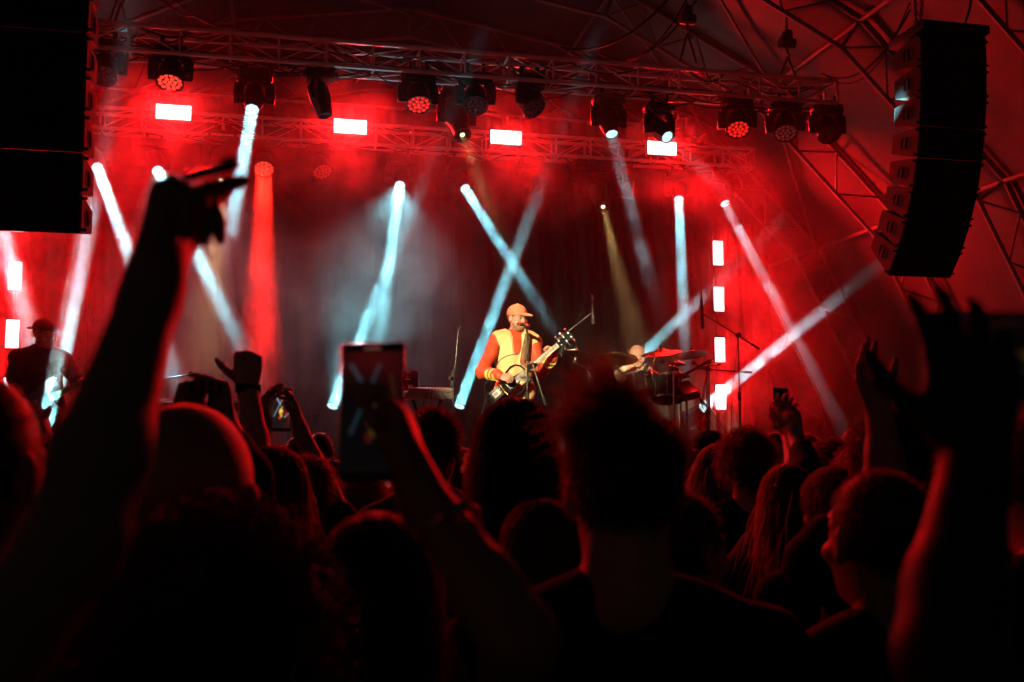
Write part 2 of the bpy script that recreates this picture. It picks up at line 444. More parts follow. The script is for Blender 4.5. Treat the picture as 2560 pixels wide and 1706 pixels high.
def area_lamp(name, pos, d, radius, spread, col, watts, parent=None):
    l = bpy.data.lights.new(name, 'AREA'); l.shape = 'DISK'; l.size = radius * 2; l.spread = math.radians(spread)
    l.color = col; l.energy = watts
    o = bpy.data.objects.new(name, l); C.objects.link(o)
    o.rotation_mode = 'QUATERNION'; o.rotation_quaternion = (-Vector(d)).to_track_quat('Z', 'Y')
    o.location = Vector(pos) - (wloc(parent) if parent else Vector((0, 0, 0)))
    if parent: o.parent = parent
    return o

def volume_mat(name, density, nscale, lo, hi, axis=None, length=None, fade=(0.0, 0.15, 0.6, 1.0), col=(0.9, 0.9, 0.9), seed=0.0, ball=None, aniso=0.0, detail=4, stretch=None):
    m = bpy.data.materials.new(name); m.use_nodes = True
    N = m.node_tree.nodes; L = m.node_tree.links
    for n in list(N): N.remove(n)
    out = N.new('ShaderNodeOutputMaterial'); pv = N.new('ShaderNodeVolumeScatter')
    pv.inputs['Color'].default_value = (*col, 1); pv.inputs['Anisotropy'].default_value = aniso
    L.new(pv.outputs[0], out.inputs['Volume'])
    if nscale is None:
        pv.inputs['Density'].default_value = density; return m
    tc = N.new('ShaderNodeTexCoord')
    nz = N.new('ShaderNodeTexNoise'); nz.inputs['Scale'].default_value = nscale; nz.inputs['Detail'].default_value = detail
    nz.inputs['Roughness'].default_value = 0.6; nz.inputs['Distortion'].default_value = 0.8
    mp = N.new('ShaderNodeMapping'); mp.inputs['Location'].default_value = (seed, seed * 1.7, seed * 0.6)
    if stretch: mp.inputs['Scale'].default_value = stretch
    L.new(tc.outputs['Object'], mp.inputs['Vector']); L.new(mp.outputs[0], nz.inputs['Vector'])
    mr = N.new('ShaderNodeMapRange'); mr.interpolation_type = 'SMOOTHSTEP'
    mr.inputs[1].default_value = lo; mr.inputs[2].default_value = hi; mr.inputs[3].default_value = 0; mr.inputs[4].default_value = density
    L.new(nz.outputs['Fac'], mr.inputs[0]); val = mr.outputs[0]
    def mul(a, b):
        x = N.new('ShaderNodeMath'); x.operation = 'MULTIPLY'; L.new(a, x.inputs[0]); L.new(b, x.inputs[1]); return x.outputs[0]
    if axis is not None:
        dp = N.new('ShaderNodeVectorMath'); dp.operation = 'DOT_PRODUCT'; L.new(tc.outputs['Object'], dp.inputs[0]); dp.inputs[1].default_value = axis
        for a, b in ((fade[0], fade[1]), (fade[3], fade[2])):
            if abs(a - b) < 1e-4: continue
            r = N.new('ShaderNodeMapRange'); r.interpolation_type = 'SMOOTHSTEP'
            sgn = a < b
            r.inputs[1].default_value = min(a, b) * length; r.inputs[2].default_value = max(a, b) * length
            r.inputs[3].default_value = 0.0 if sgn else 1.0; r.inputs[4].default_value = 1.0 if sgn else 0.0
            L.new(dp.outputs['Value'], r.inputs[0]); val = mul(val, r.outputs[0])
    if ball is not None:                                  # soft edged cloud: radii
        vm = N.new('ShaderNodeVectorMath'); vm.operation = 'DIVIDE'; L.new(tc.outputs['Object'], vm.inputs[0]); vm.inputs[1].default_value = ball
        ln = N.new('ShaderNodeVectorMath'); ln.operation = 'LENGTH'; L.new(vm.outputs[0], ln.inputs[0])
        r = N.new('ShaderNodeMapRange'); r.interpolation_type = 'SMOOTHSTEP'
        r.inputs[1].default_value = 0.35; r.inputs[2].default_value = 1.0; r.inputs[3].default_value = 1.0; r.inputs[4].default_value = 0.0
        L.new(ln.outputs['Value'], r.inputs[0]); val = mul(val, r.outputs[0])
    L.new(val, pv.inputs['Density'])
    return m

shaft_n = 0
def shaft(a, b, r0, half, dens, label, lo=0.30, hi=0.62, nscale=3.0, fade=(-0.01, 0.0, 0.7, 1.0), detail=4):
    """a shaft of beam cone smoke along a lamp's beam"""
    global shaft_n
    shaft_n += 1
    a = Vector(a); b = Vector(b); d = b - a; Lh = d.length; dn = d.normalized()
    r1 = r0 + Lh * math.tan(math.radians(half))
    bm = bmesh.new(); add_cone(bm, dn * 0.012, d, r0, r1, 20)
    o = link('smoke', mesh_of('smoke_shaft', bm), volume_mat('beam cone smoke', dens * (0.5 if r0 < 0.09 and half < 2.1 else 1.0), nscale, lo, hi, dn, Lh, fade, seed=shaft_n * 3.7, detail=detail), None, a)  # volume cut to the beam's cone so the light shows as a shaft
    tag(o, label, 'smoke', 'shafts of lit smoke', 'stuff')
    return o

BEAM_E = 2.9; WASH_W = 60.0
def added_spill_lamp(pos, d, watts, root, half=26.0): area_lamp('added_spill_lamp', pos + d * 0.026, d, 0.06, half * 2, BEAM_COL, watts, root)  # extra wide lamp added so the smoke round the beam glows
def beam(kind, lens_px, v, end_px, v_end, z_top, label, watts=1.0, dens=0.9, half=1.1, col=BEAM_COL, r0=0.068, lens='white', spill=0.0, **kw):
    lp = PV(*lens_px, v); ep = PV(*end_px, v_end); d = (ep - lp).normalized()
    fz = DIM[kind][2]
    root, face = moving_head(kind, lp - d * fz, d, z_top, label, lens, 'stage lights hung on the trusses')
    if watts > 0:
        area_lamp('lamp', lp + d * 0.024, d, r0, half * 2.0, col, BEAM_E * watts, root)
        if spill: added_spill_lamp(lp, d, spill, root)
        if dens > 0: shaft(lp + d * 0.026, ep, r0, half, dens, 'beam-shaped smoke of the ' + ' '.join(label.split()[:12]), **kw)
    return root

FZ, RZ = FT_Z - TH_, RT_Z - TH_
FV, RV = FT_V + TD_ / 2, RT_V + TD_ / 2
# -- beams of the front truss
beam('beam', (631, 272), FV, (570, 610), FV - 1.2, FZ, 'cold white beam light on the front truss with a bright shaft slanting down', 1.5, 1.5, lo=0.30, hi=0.6, fade=(-0.01, 0, 0.85, 1.0), half=1.3)
beam('beam', (1529, 334), FV, (1640, 760), FV - 1.2, FZ, 'beam light on the front truss right of centre with a faint teal shaft', 0.30, 0.9, lo=0.38, hi=0.72)
beam('beam', (1667, 342), FV, (1900, 560), FV - 1.5, FZ, 'beam light on the front truss above the fourth bright horizontal panel', 0.05, 1.2, lo=0.38, hi=0.7, fade=(-0.01, 0.0, 0.3, 0.9), half=2.0)
# -- beams of the rear truss
beam('beam', (243, 417), RV, (460, 1010), RV - 3.2, RZ, 'cold white beam light on the rear truss beside the left speaker array', 2.4, 1.2, half=1.2, lo=0.32, hi=0.6)
beam('beam', (393, 425), RV, (665, 1000), RV - 3.2, RZ, 'cold white beam light on the rear truss behind the raised bent hand', 3.4, 1.5, half=1.3, lo=0.2, hi=0.5, spill=8.0)
beam('beam', (1000, 462), RV, (940, 900), RV - 2.6, RZ, 'beam light on the rear truss with a shaft falling behind the big phone', 1.4, 1.3, half=1.0, spill=9.0)
beam('beam', (1162, 470), RV, (1420, 880), RV - 2.4, RZ, 'beam light on the rear truss crossing its shaft above the singer', 1.2, 1.5, half=0.9, fade=(-0.01, 0, 0.25, 0.95))
beam('beam', (1697, 498), RV, (1714, 900), RV - 2.2, RZ, 'beam light on the rear truss sending a straight shaft down beside the column', 1.1, 1.2, half=0.7, fade=(-0.01, 0, 0.45, 1.0))
beam('beam', (1812, 508), RV, (2050, 960), RV - 2.2, RZ, 'beam light at the end of the rear truss aimed out to the tent side', 0.6, 1.2, half=0.8, fade=(-0.01, 0, 0.5, 1.0), lo=0.34, hi=0.66)
# -- beam hidden behind the left speaker array, playing on the bass player
beam('beam', (-60, 330), RV - 0.4, (150, 1120), 9.7, RZ, 'beam light hidden behind the left speaker array lighting the bass player', 2.8, 1.3, half=1.5, lo=0.36, hi=0.6)
# -- amber profiles
beam('profile', (1155, 335), FV + 0.85, (1290, 700), FV - 0.6, FZ, 'large profile light behind the front truss with an amber cone of light', 0.9, 0.16, half=5.0, col=AMBER, r0=0.03, lens='amber', lo=0.2, hi=0.6, fade=(-0.01, 0, 0.05, 0.9))
beam('profile', (1507, 515), RV - 0.2, (1600, 905), 11.3, RZ, 'profile light under the rear truss with an amber cone falling on the drummer', 1.5, 0.16, half=4.6, col=AMBER, r0=0.03, lens='amber', lo=0.30, hi=0.66, fade=(-0.01, 0, 0.15, 0.95))
beam('profile', (553, 449), RV - 0.2, (505, 1010), RV - 2.6, RZ, 'profile light with a broad amber cone beside the raised bent hand', 2.6, 0.30, half=6.5, col=AMBER, r0=0.03, lens='amber', lo=0.15, hi=0.5, fade=(-0.01, 0, 0.8, 1.0))
# -- wash lights: (base px, face px, v, lens state, label)
def wash(pivot_px, face_px, v, zt, lens, label, watts=0.0, half=7.0, dens=0.0, to=None, kind='wash', **kw):
    pv = PV(*pivot_px, v); f = ray(*face_px).normalized(); Lz = DIM[kind][2]
    oc = EYE - pv; b = oc.dot(f); c = oc.dot(oc) - Lz * Lz; disc = b * b - c
    fp = EYE + f * (-b - math.sqrt(disc)) if disc > 0 else EYE + f * (-b)
    d = (fp - pv).normalized()
    root, face = moving_head(kind, pv, d, zt, label, lens, 'stage lights hung on the trusses')
    if watts > 0:
        area_lamp('lamp', face + d * 0.03, d, 0.10, half * 2, RED, watts, root)
    return root, face, d
wash((262, 172), (258, 188), FV, FZ, 'off', 'unlit wash light half hidden by the left speaker array')
wash((427, 187), (425, 205), FV, FZ, 'red', 'red lit wash light above the first bright horizontal panel', watts=WASH_W, half=27.0)
wash((800, 246), (812, 286), FV, FZ, 'off', 'unlit beam light above the second bright horizontal panel', kind='beam')
wash((1045, 245), (1047, 261), FV, FZ, 'mid', 'red lit wash light at the middle of the front truss', watts=WASH_W, half=27.0)
wash((1188, 248), (1188, 263), FV, FZ, 'off', 'unlit wash light hanging in front of the large amber profile')
wash((1323, 256), (1334, 269), FV, FZ, 'off', 'unlit wash light above the third bright horizontal panel')
wash((1843, 309), (1845, 323), FV, FZ, 'mid', 'red lit wash light near the right end of the front truss', watts=WASH_W, half=27.0)
wash((1963, 318), (1964, 332), FV, FZ, 'faint', 'barely glowing wash light second from the right truss end')
wash((2068, 322), (2073, 335), FV, FZ, 'off', 'dark wash light at the very right end of the front truss')
# rear truss washes
def rwash(face_px, v, lens, label, tilt, watts=0.0, half=6.0, col=None):
    fp = PV(*face_px, v); d = Vector(tilt).normalized(); pv = fp - d * DIM['wash'][2]
    root, face = moving_head('wash', pv, d, RZ, label, lens, 'stage lights hung on the trusses')
    if watts > 0: area_lamp('lamp', face + d * 0.03, d, 0.10, half * 2, col or RED, watts, root)
    return face, d
f4, d4 = rwash((660, 422), RV, 'red', 'red lit wash light sending a thick red shaft straight down', -VD * 0.75 - ZD + UD * 0.03, 26.0, 4.5, (1.0, 0.012, 0.006))
rwash((806, 429), RV, 'dim', 'dimly red wash light right of the thick red shaft', -VD * 0.6 - ZD * 0.9 + UD * 0.3)
rwash((1331, 462), RV, 'off', 'unlit wash light on the rear truss beside the crossing shafts', -VD * 0.5 - ZD * 0.9 - UD * 0.1)
rwash((1468, 465), RV, 'off', 'unlit wash light on the rear truss beside the amber profile', -VD * 0.5 - ZD * 0.9 + UD * 0.1)
rwash((1580, 474), RV, 'dim', 'red wash light on the rear truss tilted steeply sideways', -VD * 0.45 - ZD * 0.15 + UD * 0.9, 55.0, 24.0)
shaft(f4 + d4 * 0.03, f4 + d4 * 4.6, 0.10, 2.6, 0.36, 'smoke shaped as the thick red beam under the rear truss', lo=0.34, hi=0.68, fade=(-0.01, 0.0, 0.35, 1.0), nscale=2.0)

rwash((90, 400), RV, 'red', 'added red wash light, unseen behind the left speaker array', -VD * 0.6 - ZD * 0.7 + UD * 0.6, 70.0, 55.0)  # lamp added out of sight to brighten the smoke on the left
# -- floor beams pointing up
def floor_beam(lens_px, v, end_px, v_end, label, watts, dens, half=0.9, spill=0.0, **kw):
    lp = PV(*lens_px, v); ep = PV(*end_px, v_end); d = (ep - lp).normalized(); pv = lp - d * DIM['beam'][2]
    root = empty('floor_beam_light', Vector((pv.x, pv.y, STAGE_Z)), label, 'stage light', 'beam lights standing on the stage floor')
    hd = Vector((d.x, d.y, 0)); hd = hd.normalized() if hd.length > .05 else -VD.copy()
    ax = hd.cross(ZD).normalized(); qh = basis(ax, d.cross(ax), d)
    bz = max(STAGE_Z + 0.055, pv.z - 0.19 - 0.053)
    box_part('base', Vector((pv.x, pv.y, (STAGE_Z + pv.z - 0.2) / 2)), 0.32, 0.26, max(0.1, pv.z - 0.2 - STAGE_Z), M['lampbody'], root, qs, 0.02)
    flip = basis(ax, (-ZD).cross(ax), -ZD)
    link('yoke', ME['beam_yoke'], M['lampbody'], root, pv, flip)
    hdo = link('head', ME['beam_head'], M['lampbody'], root, pv, qh)
    link('lens', ME['disc_beam'], M['lens_white'], hdo, lp, qh)
    area_lamp('lamp', lp + d * 0.024, d, 0.068, half * 2, BEAM_COL, BEAM_E * watts, root)
    if spill: added_spill_lamp(lp, d, spill, root)
    if dens: shaft(lp + d * 0.026, ep, 0.068, half, dens, 'beam-shaped smoke of the ' + label.replace(',', ''), **kw)
floor_beam((830, 1018), 12.6, (1075, 415), 10.4, 'floor beam light left of the big phone, shining up to the right', 1.6, 1.4, lo=0.30, hi=0.60, fade=(-0.01, 0, 0.5, 1.0), spill=9.0)
floor_beam((1147, 1018), 12.3, (1372, 410), 10.3, 'floor beam light beside the empty microphone stand', 1.4, 1.4, half=0.8, fade=(-0.01, 0, 0.5, 1.0))
floor_beam((1757, 1022), 12.0, (2150, 700), 9.7, 'floor beam light in front of the right panel column', 1.5, 1.3, half=0.8, fade=(-0.01, 0, 0.45, 1.0))
floor_beam((1505, 985), 12.4, (1850, 652), 10.0, 'floor beam light behind the drummer shining up to the right', 1.1, 1.3, half=0.7, fade=(-0.01, 0, 0.45, 1.0))
floor_beam((128, 1070), 12.4, (248, 440), 10.9, 'floor beam light behind the bass player shining up to the truss', 2.0, 1.2, half=1.1, lo=0.30, hi=0.58, fade=(-0.01, 0, 0.6, 1.0))
floor_beam((108, 1092), 9.35, (238, 440), 11.4, 'floor beam light in front of the bass player shining up to the truss', 2.0, 1.2, half=1.3, lo=0.30, hi=0.58, fade=(-0.01, 0, 0.6, 1.0))

# -- glowing LED panels
M['panel_lit'] = emis('burning led panel', (1.0, 0.97, 0.92), 1.25)
_n = M['panel_lit'].node_tree.nodes; _l = M['panel_lit'].node_tree.links; _w = _n.new('ShaderNodeTexNoise'); _w.inputs['Scale'].default_value = 60; _t = _n.new('ShaderNodeTexCoord'); _mp = _n.new('ShaderNodeMapping'); _mp.inputs['Scale'].default_value = (0.25, 1, 2.0)
_r = _n.new('ShaderNodeMapRange'); _r.inputs[1].default_value = 0.3; _r.inputs[2].default_value = 0.7; _r.inputs[3].default_value = 2.4; _r.inputs[4].default_value = 4.5
_l.new(_t.outputs['Object'], _mp.inputs['Vector']); _l.new(_mp.outputs[0], _w.inputs['Vector']); _l.new(_w.outputs['Fac'], _r.inputs[0]); _l.new(_r.outputs[0], _n['Principled BSDF'].inputs['Emission Strength'])
PANEL_W = 128.0
def panel_lamp(c, wd, ht, parent, tilt=0.34):
    l = bpy.data.lights.new('panel_light', 'AREA'); l.shape = 'RECTANGLE'; l.size = wd; l.size_y = ht
    l.spread = math.radians(105); l.color = (1.0, 0.004, 0.006); l.energy = PANEL_W * (wd * ht) / 0.08
    o = bpy.data.objects.new('panel_light', l); C.objects.link(o)
    d = (-VD - ZD * tilt).normalized()
    o.rotation_mode = 'QUATERNION'; o.rotation_quaternion = basis(UD, (-d).cross(UD).normalized(), -d)
    o.parent = parent; o.location = c - VD * 0.012 - wloc(parent)
def led_panel(px, v, wd, ht, label, group, hang=None, rot=0.0):
    c = PV(*px, v)
    root = empty('led_panel', c, label, 'light panel', group)
    q = basis(UD, VD, ZD)
    box_part('housing', c + VD * 0.045, wd + 0.03, 0.07, ht + 0.03, M['blackmat'], root, q, 0.006)
    box_part('led_face', c, wd, 0.012, ht, M['panel_lit'], root, q)
    panel_lamp(c, wd, ht, root)
    if hang is not None:
        for s in (-1, 1): tube('hanger', c + VD * 0.05 + UD * (s * wd * 0.35) + ZD * (ht / 2), c + VD * 0.05 + UD * (s * wd * 0.35) + ZD * (hang - c.z), 0.012, M['blackmat'], root, 8)
    return root
ordn = ['first', 'second', 'third', 'fourth']
for i, px in enumerate(((434, 281), (876, 317), (1265, 344), (1655, 371))):
    led_panel(px, 13.05, 0.425, 0.185, 'glowing horizontal led panel on the rear truss, %s from the left' % ordn[i], 'horizontal led panels', RT_Z - 0.02)
COLV = 12.5
def led_column(pxs, side):
    pts = [PV(*p, COLV) for p in pxs]
    x = sum((p.dot(UD) for p in pts)) / len(pts)
    foot = S(x, COLV + 0.12, STAGE_Z)
    root = empty('panel_stand', foot, 'black upright pole carrying the %s column of led panels' % side, 'light stand')
    tube('pole', foot, foot + ZD * 3.2, 0.024, M['stand'], root)
    box_part('foot_plate', foot + ZD * 0.012, 0.5, 0.5, 0.02, M['blackmat'], root, qs, 0.004)
    for i, p in enumerate(pts):
        c = S(x, COLV, p.z)
        r = empty('led_panel', c, 'glowing upright led panel, %s from the top of the %s column' % (ordn[i], side), 'light panel', 'upright led panels')
        box_part('housing', c + VD * 0.045, 0.165, 0.07, 0.355, M['blackmat'], r, qs, 0.006)
        box_part('led_face', c, 0.136, 0.012, 0.325, M['panel_lit'], r, qs)
        panel_lamp(c, 0.136, 0.325, r, 0.12)
led_column(((1794, 633), (1794, 748), (1801, 875), (1806, 993)), 'right')
led_column(((40, 545), (37, 690), (32, 835), (28, 980)), 'left')

# -- smoke hanging over the stage
def cloud(c, ru, rv_, rz, dens, label, nscale=0.9, lo=0.32, hi=0.66, seed=0.0):
    bm = bmesh.new(); bmesh.ops.create_icosphere(bm, subdivisions=3, radius=1.0)
    bmesh.ops.scale(bm, vec=(ru, rv_, rz), verts=bm.verts)
    o = link('smoke', mesh_of('smoke_cloud', bm), volume_mat('stage smoke', dens, nscale, lo, hi, ball=(ru, rv_, rz), seed=seed, detail=3, aniso=0.3), None, c, qs)
    tag(o, label, 'smoke', None, 'stuff'); return o
cloud(S(-2.6, 11.8, 3.4), 4.6, 3.0, 3.2, 0.10, 'thick red lit smoke over the left half of the stage', seed=3.0, lo=0.43, hi=0.62, nscale=1.3)
cloud(S(5.6, 12.2, 3.0), 2.5, 2.2, 2.6, 0.145, 'red lit smoke around the right panel column', seed=11.0, lo=0.42, hi=0.64, nscale=1.3)
cloud(S(0.6, 12.6, 5.35), 7.4, 1.4, 1.2, 0.50, 'band of red lit smoke drifting along the rear truss', seed=23.0, nscale=1.5, lo=0.42, hi=0.68)
cloud(PV(950, 820, 11.9), 1.9, 1.2, 1.8, 0.38, 'pale grey smoke rising behind the big phone', seed=31.0, nscale=1.6)
bm = bmesh.new(); add_box(bm, (0, 0, 0), 14.6, 5.2, 5.0)
tag(link('stage_haze', mesh_of('stage_haze', bm), volume_mat('thin stage haze', 0.010, None, 0, 0, aniso=0.3), None, S(1.4, 12.0, 3.86), qs), 'thin even haze filling the air over the stage', 'haze', None, 'stuff')
# ================================================================== figure modelling: smooth blended volumes meshed into one continuous skin
class Blend:
    def __init__(self): self.p = []
    def cap(self, a, b, ra, rb=None, k=0.03, sub=False):
        self.p.append(('c', np.array(a, float), np.array(b, float), ra, ra if rb is None else rb, k, sub)); return self
    def ell(self, c, r, R=None, k=0.03, sub=False):
        R = np.eye(3) if R is None else np.array(R, float)          # columns = axes
        self.p.append(('e', np.array(c, float), np.array(r, float), R, None, k, sub)); return self
    def inflated(self, e):
        o = Blend()
        for q in self.p:
            if q[0] == 'c': o.p.append(('c', q[1], q[2], q[3] + e, q[4] + e, q[5], q[6]))
            else: o.p.append(('e', q[1], q[2] + e, q[3], None, q[5], q[6]))
        return o
    def add(self, other): self.p += other.p; return self
    def mesh(self, name, h, org, wrinkle=0.0, wfreq=22.0, smooth=True):
        lo = np.full(3, 1e9); hi = -lo
        for q in self.p:
            if q[6]: continue
            if q[0] == 'c':
                r = max(q[3], q[4]); lo = np.minimum(lo, np.minimum(q[1], q[2]) - r); hi = np.maximum(hi, np.maximum(q[1], q[2]) + r)
            else:
                r = max(q[2]); lo = np.minimum(lo, q[1] - r); hi = np.maximum(hi, q[1] + r)
        lo -= 3 * h + 0.01; hi += 3 * h + 0.01
        n = np.ceil((hi - lo) / h).astype(int) + 1
        ax = [(lo[i] + h * np.arange(n[i])).astype(np.float32) for i in range(3)]
        F = np.full(n, 1.0, np.float32)
        for q in self.p:
            k = q[5]
            if q[0] == 'c':
                r = max(q[3], q[4]); l = np.minimum(q[1], q[2]) - r - k - 2 * h; u = np.maximum(q[1], q[2]) + r + k + 2 * h
            else:
                e = np.abs(q[3]) @ q[2]; l = q[1] - e - k - 2 * h; u = q[1] + e + k + 2 * h
            i0 = np.clip(np.floor((l - lo) / h).astype(int), 0, n); i1 = np.clip(np.ceil((u - lo) / h).astype(int) + 1, 0, n)
            if np.any(i1 <= i0): continue
            X = ax[0][i0[0]:i1[0]][:, None, None]; Y = ax[1][i0[1]:i1[1]][None, :, None]; Z = ax[2][i0[2]:i1[2]][None, None, :]
            if q[0] == 'c':
                ab = q[2] - q[1]; L2 = max(1e-12, float(ab @ ab))
                px, py, pz = X - q[1][0], Y - q[1][1], Z - q[1][2]
                t = np.clip((px * ab[0] + py * ab[1] + pz * ab[2]) / L2, 0, 1)
                d = np.sqrt((px - t * ab[0]) ** 2 + (py - t * ab[1]) ** 2 + (pz - t * ab[2]) ** 2) - (q[3] + t * (q[4] - q[3]))
            else:
                px, py, pz = X - q[1][0], Y - q[1][1], Z - q[1][2]; A = q[3]; r = q[2]
                a_ = px * A[0, 0] + py * A[1, 0] + pz * A[2, 0]; b_ = px * A[0, 1] + py * A[1, 1] + pz * A[2, 1]; c_ = px * A[0, 2] + py * A[1, 2] + pz * A[2, 2]
                k0 = np.sqrt((a_ / r[0]) ** 2 + (b_ / r[1]) ** 2 + (c_ / r[2]) ** 2); k1 = np.sqrt((a_ / r[0] ** 2) ** 2 + (b_ / r[1] ** 2) ** 2 + (c_ / r[2] ** 2) ** 2) + 1e-9
                d = k0 * (k0 - 1.0) / k1
            sl = F[i0[0]:i1[0], i0[1]:i1[1], i0[2]:i1[2]]
            if q[6]:
                hh = np.maximum(k - np.abs(sl + d), 0) / k; sl[...] = np.maximum(sl, -d) + hh * hh * k * 0.25
            else:
                hh = np.maximum(k - np.abs(sl - d), 0) / k; sl[...] = np.minimum(sl, d) - hh * hh * k * 0.25
        if wrinkle > 0:
            X = ax[0][:, None, None]; Y = ax[1][None, :, None]; Z = ax[2][None, None, :]; f = wfreq
            wv = np.sin(f * (Z * 1.0 + X * 0.6) + 2.2 * np.sin(f * 0.35 * (X + Y))) * 0.55 + np.sin(f * 1.9 * (Z * 0.7 - X * 0.9 + Y * 0.4) + 1.7 * np.sin(f * .6 * Z)) * 0.45
            F += (wrinkle * wv).astype(np.float32)
        V, Q = surface_nets(F, lo, h)
        V = V - np.array(org, float)[None]
        me = bpy.data.meshes.new(name)
        me.vertices.add(len(V)); me.vertices.foreach_set('co', V.astype(np.float32).ravel())
        me.loops.add(len(Q) * 4); me.loops.foreach_set('vertex_index', Q.astype(np.int32).ravel())
        me.polygons.add(len(Q)); me.polygons.foreach_set('loop_start', np.arange(0, len(Q) * 4, 4, dtype=np.int32))
        me.polygons.foreach_set('use_smooth', np.ones(len(Q), bool))
        me.update(calc_edges=True); me.validate()
        return me
def surface_nets(F, lo, h):
    s = F < 0
    n = np.array(F.shape)
    c = [s[a:n[0] - 1 + a, b:n[1] - 1 + b, d:n[2] - 1 + d] for a in (0, 1) for b in (0, 1) for d in (0, 1)]
    anyc = c[0].copy(); allc = c[0].copy()
    for x in c[1:]: anyc |= x; allc &= x
    cells = np.argwhere(anyc & ~allc)
    idx = np.full(anyc.shape, -1, np.int64); idx[cells[:, 0], cells[:, 1], cells[:, 2]] = np.arange(len(cells))
    acc = np.zeros((len(cells), 3)); cnt = np.zeros(len(cells))
    cor = [(a, b, d) for a in (0, 1) for b in (0, 1) for d in (0, 1)]
    val = {k: F[cells[:, 0] + k[0], cells[:, 1] + k[1], cells[:, 2] + k[2]] for k in cor}
    for a in cor:
        for axis in range(3):
            if a[axis]: continue
            b = list(a); b[axis] = 1; b = tuple(b)
            fa, fb = val[a], val[b]; m = (fa < 0) != (fb < 0)
            if not m.any(): continue
            t = fa[m] / (fa[m] - fb[m]); p = np.tile(np.array(a, float), (m.sum(), 1)); p[:, axis] = t
            acc[m] += p; cnt[m] += 1
    V = lo[None] + h * (cells + acc / np.maximum(cnt, 1)[:, None])
    Q = []
    for axis in range(3):
        sl0 = [slice(None)] * 3; sl1 = [slice(None)] * 3; sl0[axis] = slice(0, -1); sl1[axis] = slice(1, None)
        A, B = s[tuple(sl0)], s[tuple(sl1)]
        e = np.argwhere(A != B)
        o1, o2 = [(1, 2), (2, 0), (0, 1)][axis]
        ok = (e[:, o1] > 0) & (e[:, o2] > 0) & (e[:, o1] < n[o1] - 1) & (e[:, o2] < n[o2] - 1); e = e[ok]
        inside = s[e[:, 0], e[:, 1], e[:, 2]]
        def cell(d1, d2):
            x = e.copy(); x[:, o1] += d1; x[:, o2] += d2; return idx[x[:, 0], x[:, 1], x[:, 2]]
        q = np.stack([cell(-1, -1), cell(0, -1), cell(0, 0), cell(-1, 0)], 1)
        q[~inside] = q[~inside][:, ::-1]; Q.append(q)
    return V, np.concatenate(Q)
def join_meshes(name, mes):
    bm = bmesh.new()
    for m in mes: bm.from_mesh(m)
    me = bpy.data.meshes.new(name); bm.to_mesh(me); bm.free()
    for m in mes: bpy.data.meshes.remove(m)
    return me
def V3(*a): return np.array(a, float)
def npv(v): return np.array(tuple(v), float)
def unit(v): v = np.array(tuple(v), float); return v / (np.linalg.norm(v) + 1e-12)
def frame(fwd, up=(0, 0, 1), roll=0.0):
    """columns: right, forward, up"""
    f = unit(fwd); u = unit(up); r = unit(np.cross(f, u)); u = np.cross(r, f)
    if roll: r, u = r * math.cos(roll) + u * math.sin(roll), u * math.cos(roll) - r * math.sin(roll)
    return np.stack([r, f, u], 1)

def head_blend(B, c, R, s=1.0, ears=True, jaw=1.0, face=True):
    T = lambda x, y, z: c + R @ (V3(x, y, z) * s)
    e = lambda q, r, k=0.02, sub=False: B.ell(T(*q), V3(*r) * s, R, k * s, sub)
    e((0, -0.018, 0.032), (0.076, 0.098, 0.090), 0.02)
    e((0, 0.028, -0.040), (0.058 * jaw, 0.066, 0.078), 0.03)
    e((0, 0.058, -0.092), (0.030 * jaw, 0.026, 0.022), 0.03)
    if face:
        B.cap(T(-0.034, 0.078, 0.026), T(0.034, 0.078, 0.026), 0.011 * s, None, 0.015 * s)
        for x in (-1, 1):
            e((0.045 * x, 0.062, -0.022), (0.022, 0.022, 0.018), 0.02)
            e((0.031 * x, 0.098, 0.006), (0.017, 0.013, 0.010), 0.012, True)
            e((0.031 * x, 0.080, 0.005), (0.0125, 0.0125, 0.0115), 0.004)
        B.cap(T(0, 0.084, 0.018), T(0, 0.107, -0.028), 0.0085 * s, 0.0125 * s, 0.012 * s)
        for x in (-1, 1): e((0.011 * x, 0.096, -0.033), (0.009, 0.010, 0.008), 0.008)
        B.cap(T(-0.018, 0.082, -0.060), T(0.018, 0.082, -0.060), 0.0075 * s, None, 0.008 * s)
        B.cap(T(-0.015, 0.080, -0.072), T(0.015, 0.080, -0.072), 0.0085 * s, None, 0.008 * s)
    if ears:
        for x in (-1, 1):
            e((0.079 * x, -0.010, -0.004), (0.010, 0.020, 0.033), 0.008)
            e((0.087 * x, 0.0, -0.002), (0.006, 0.010, 0.018), 0.006, True)
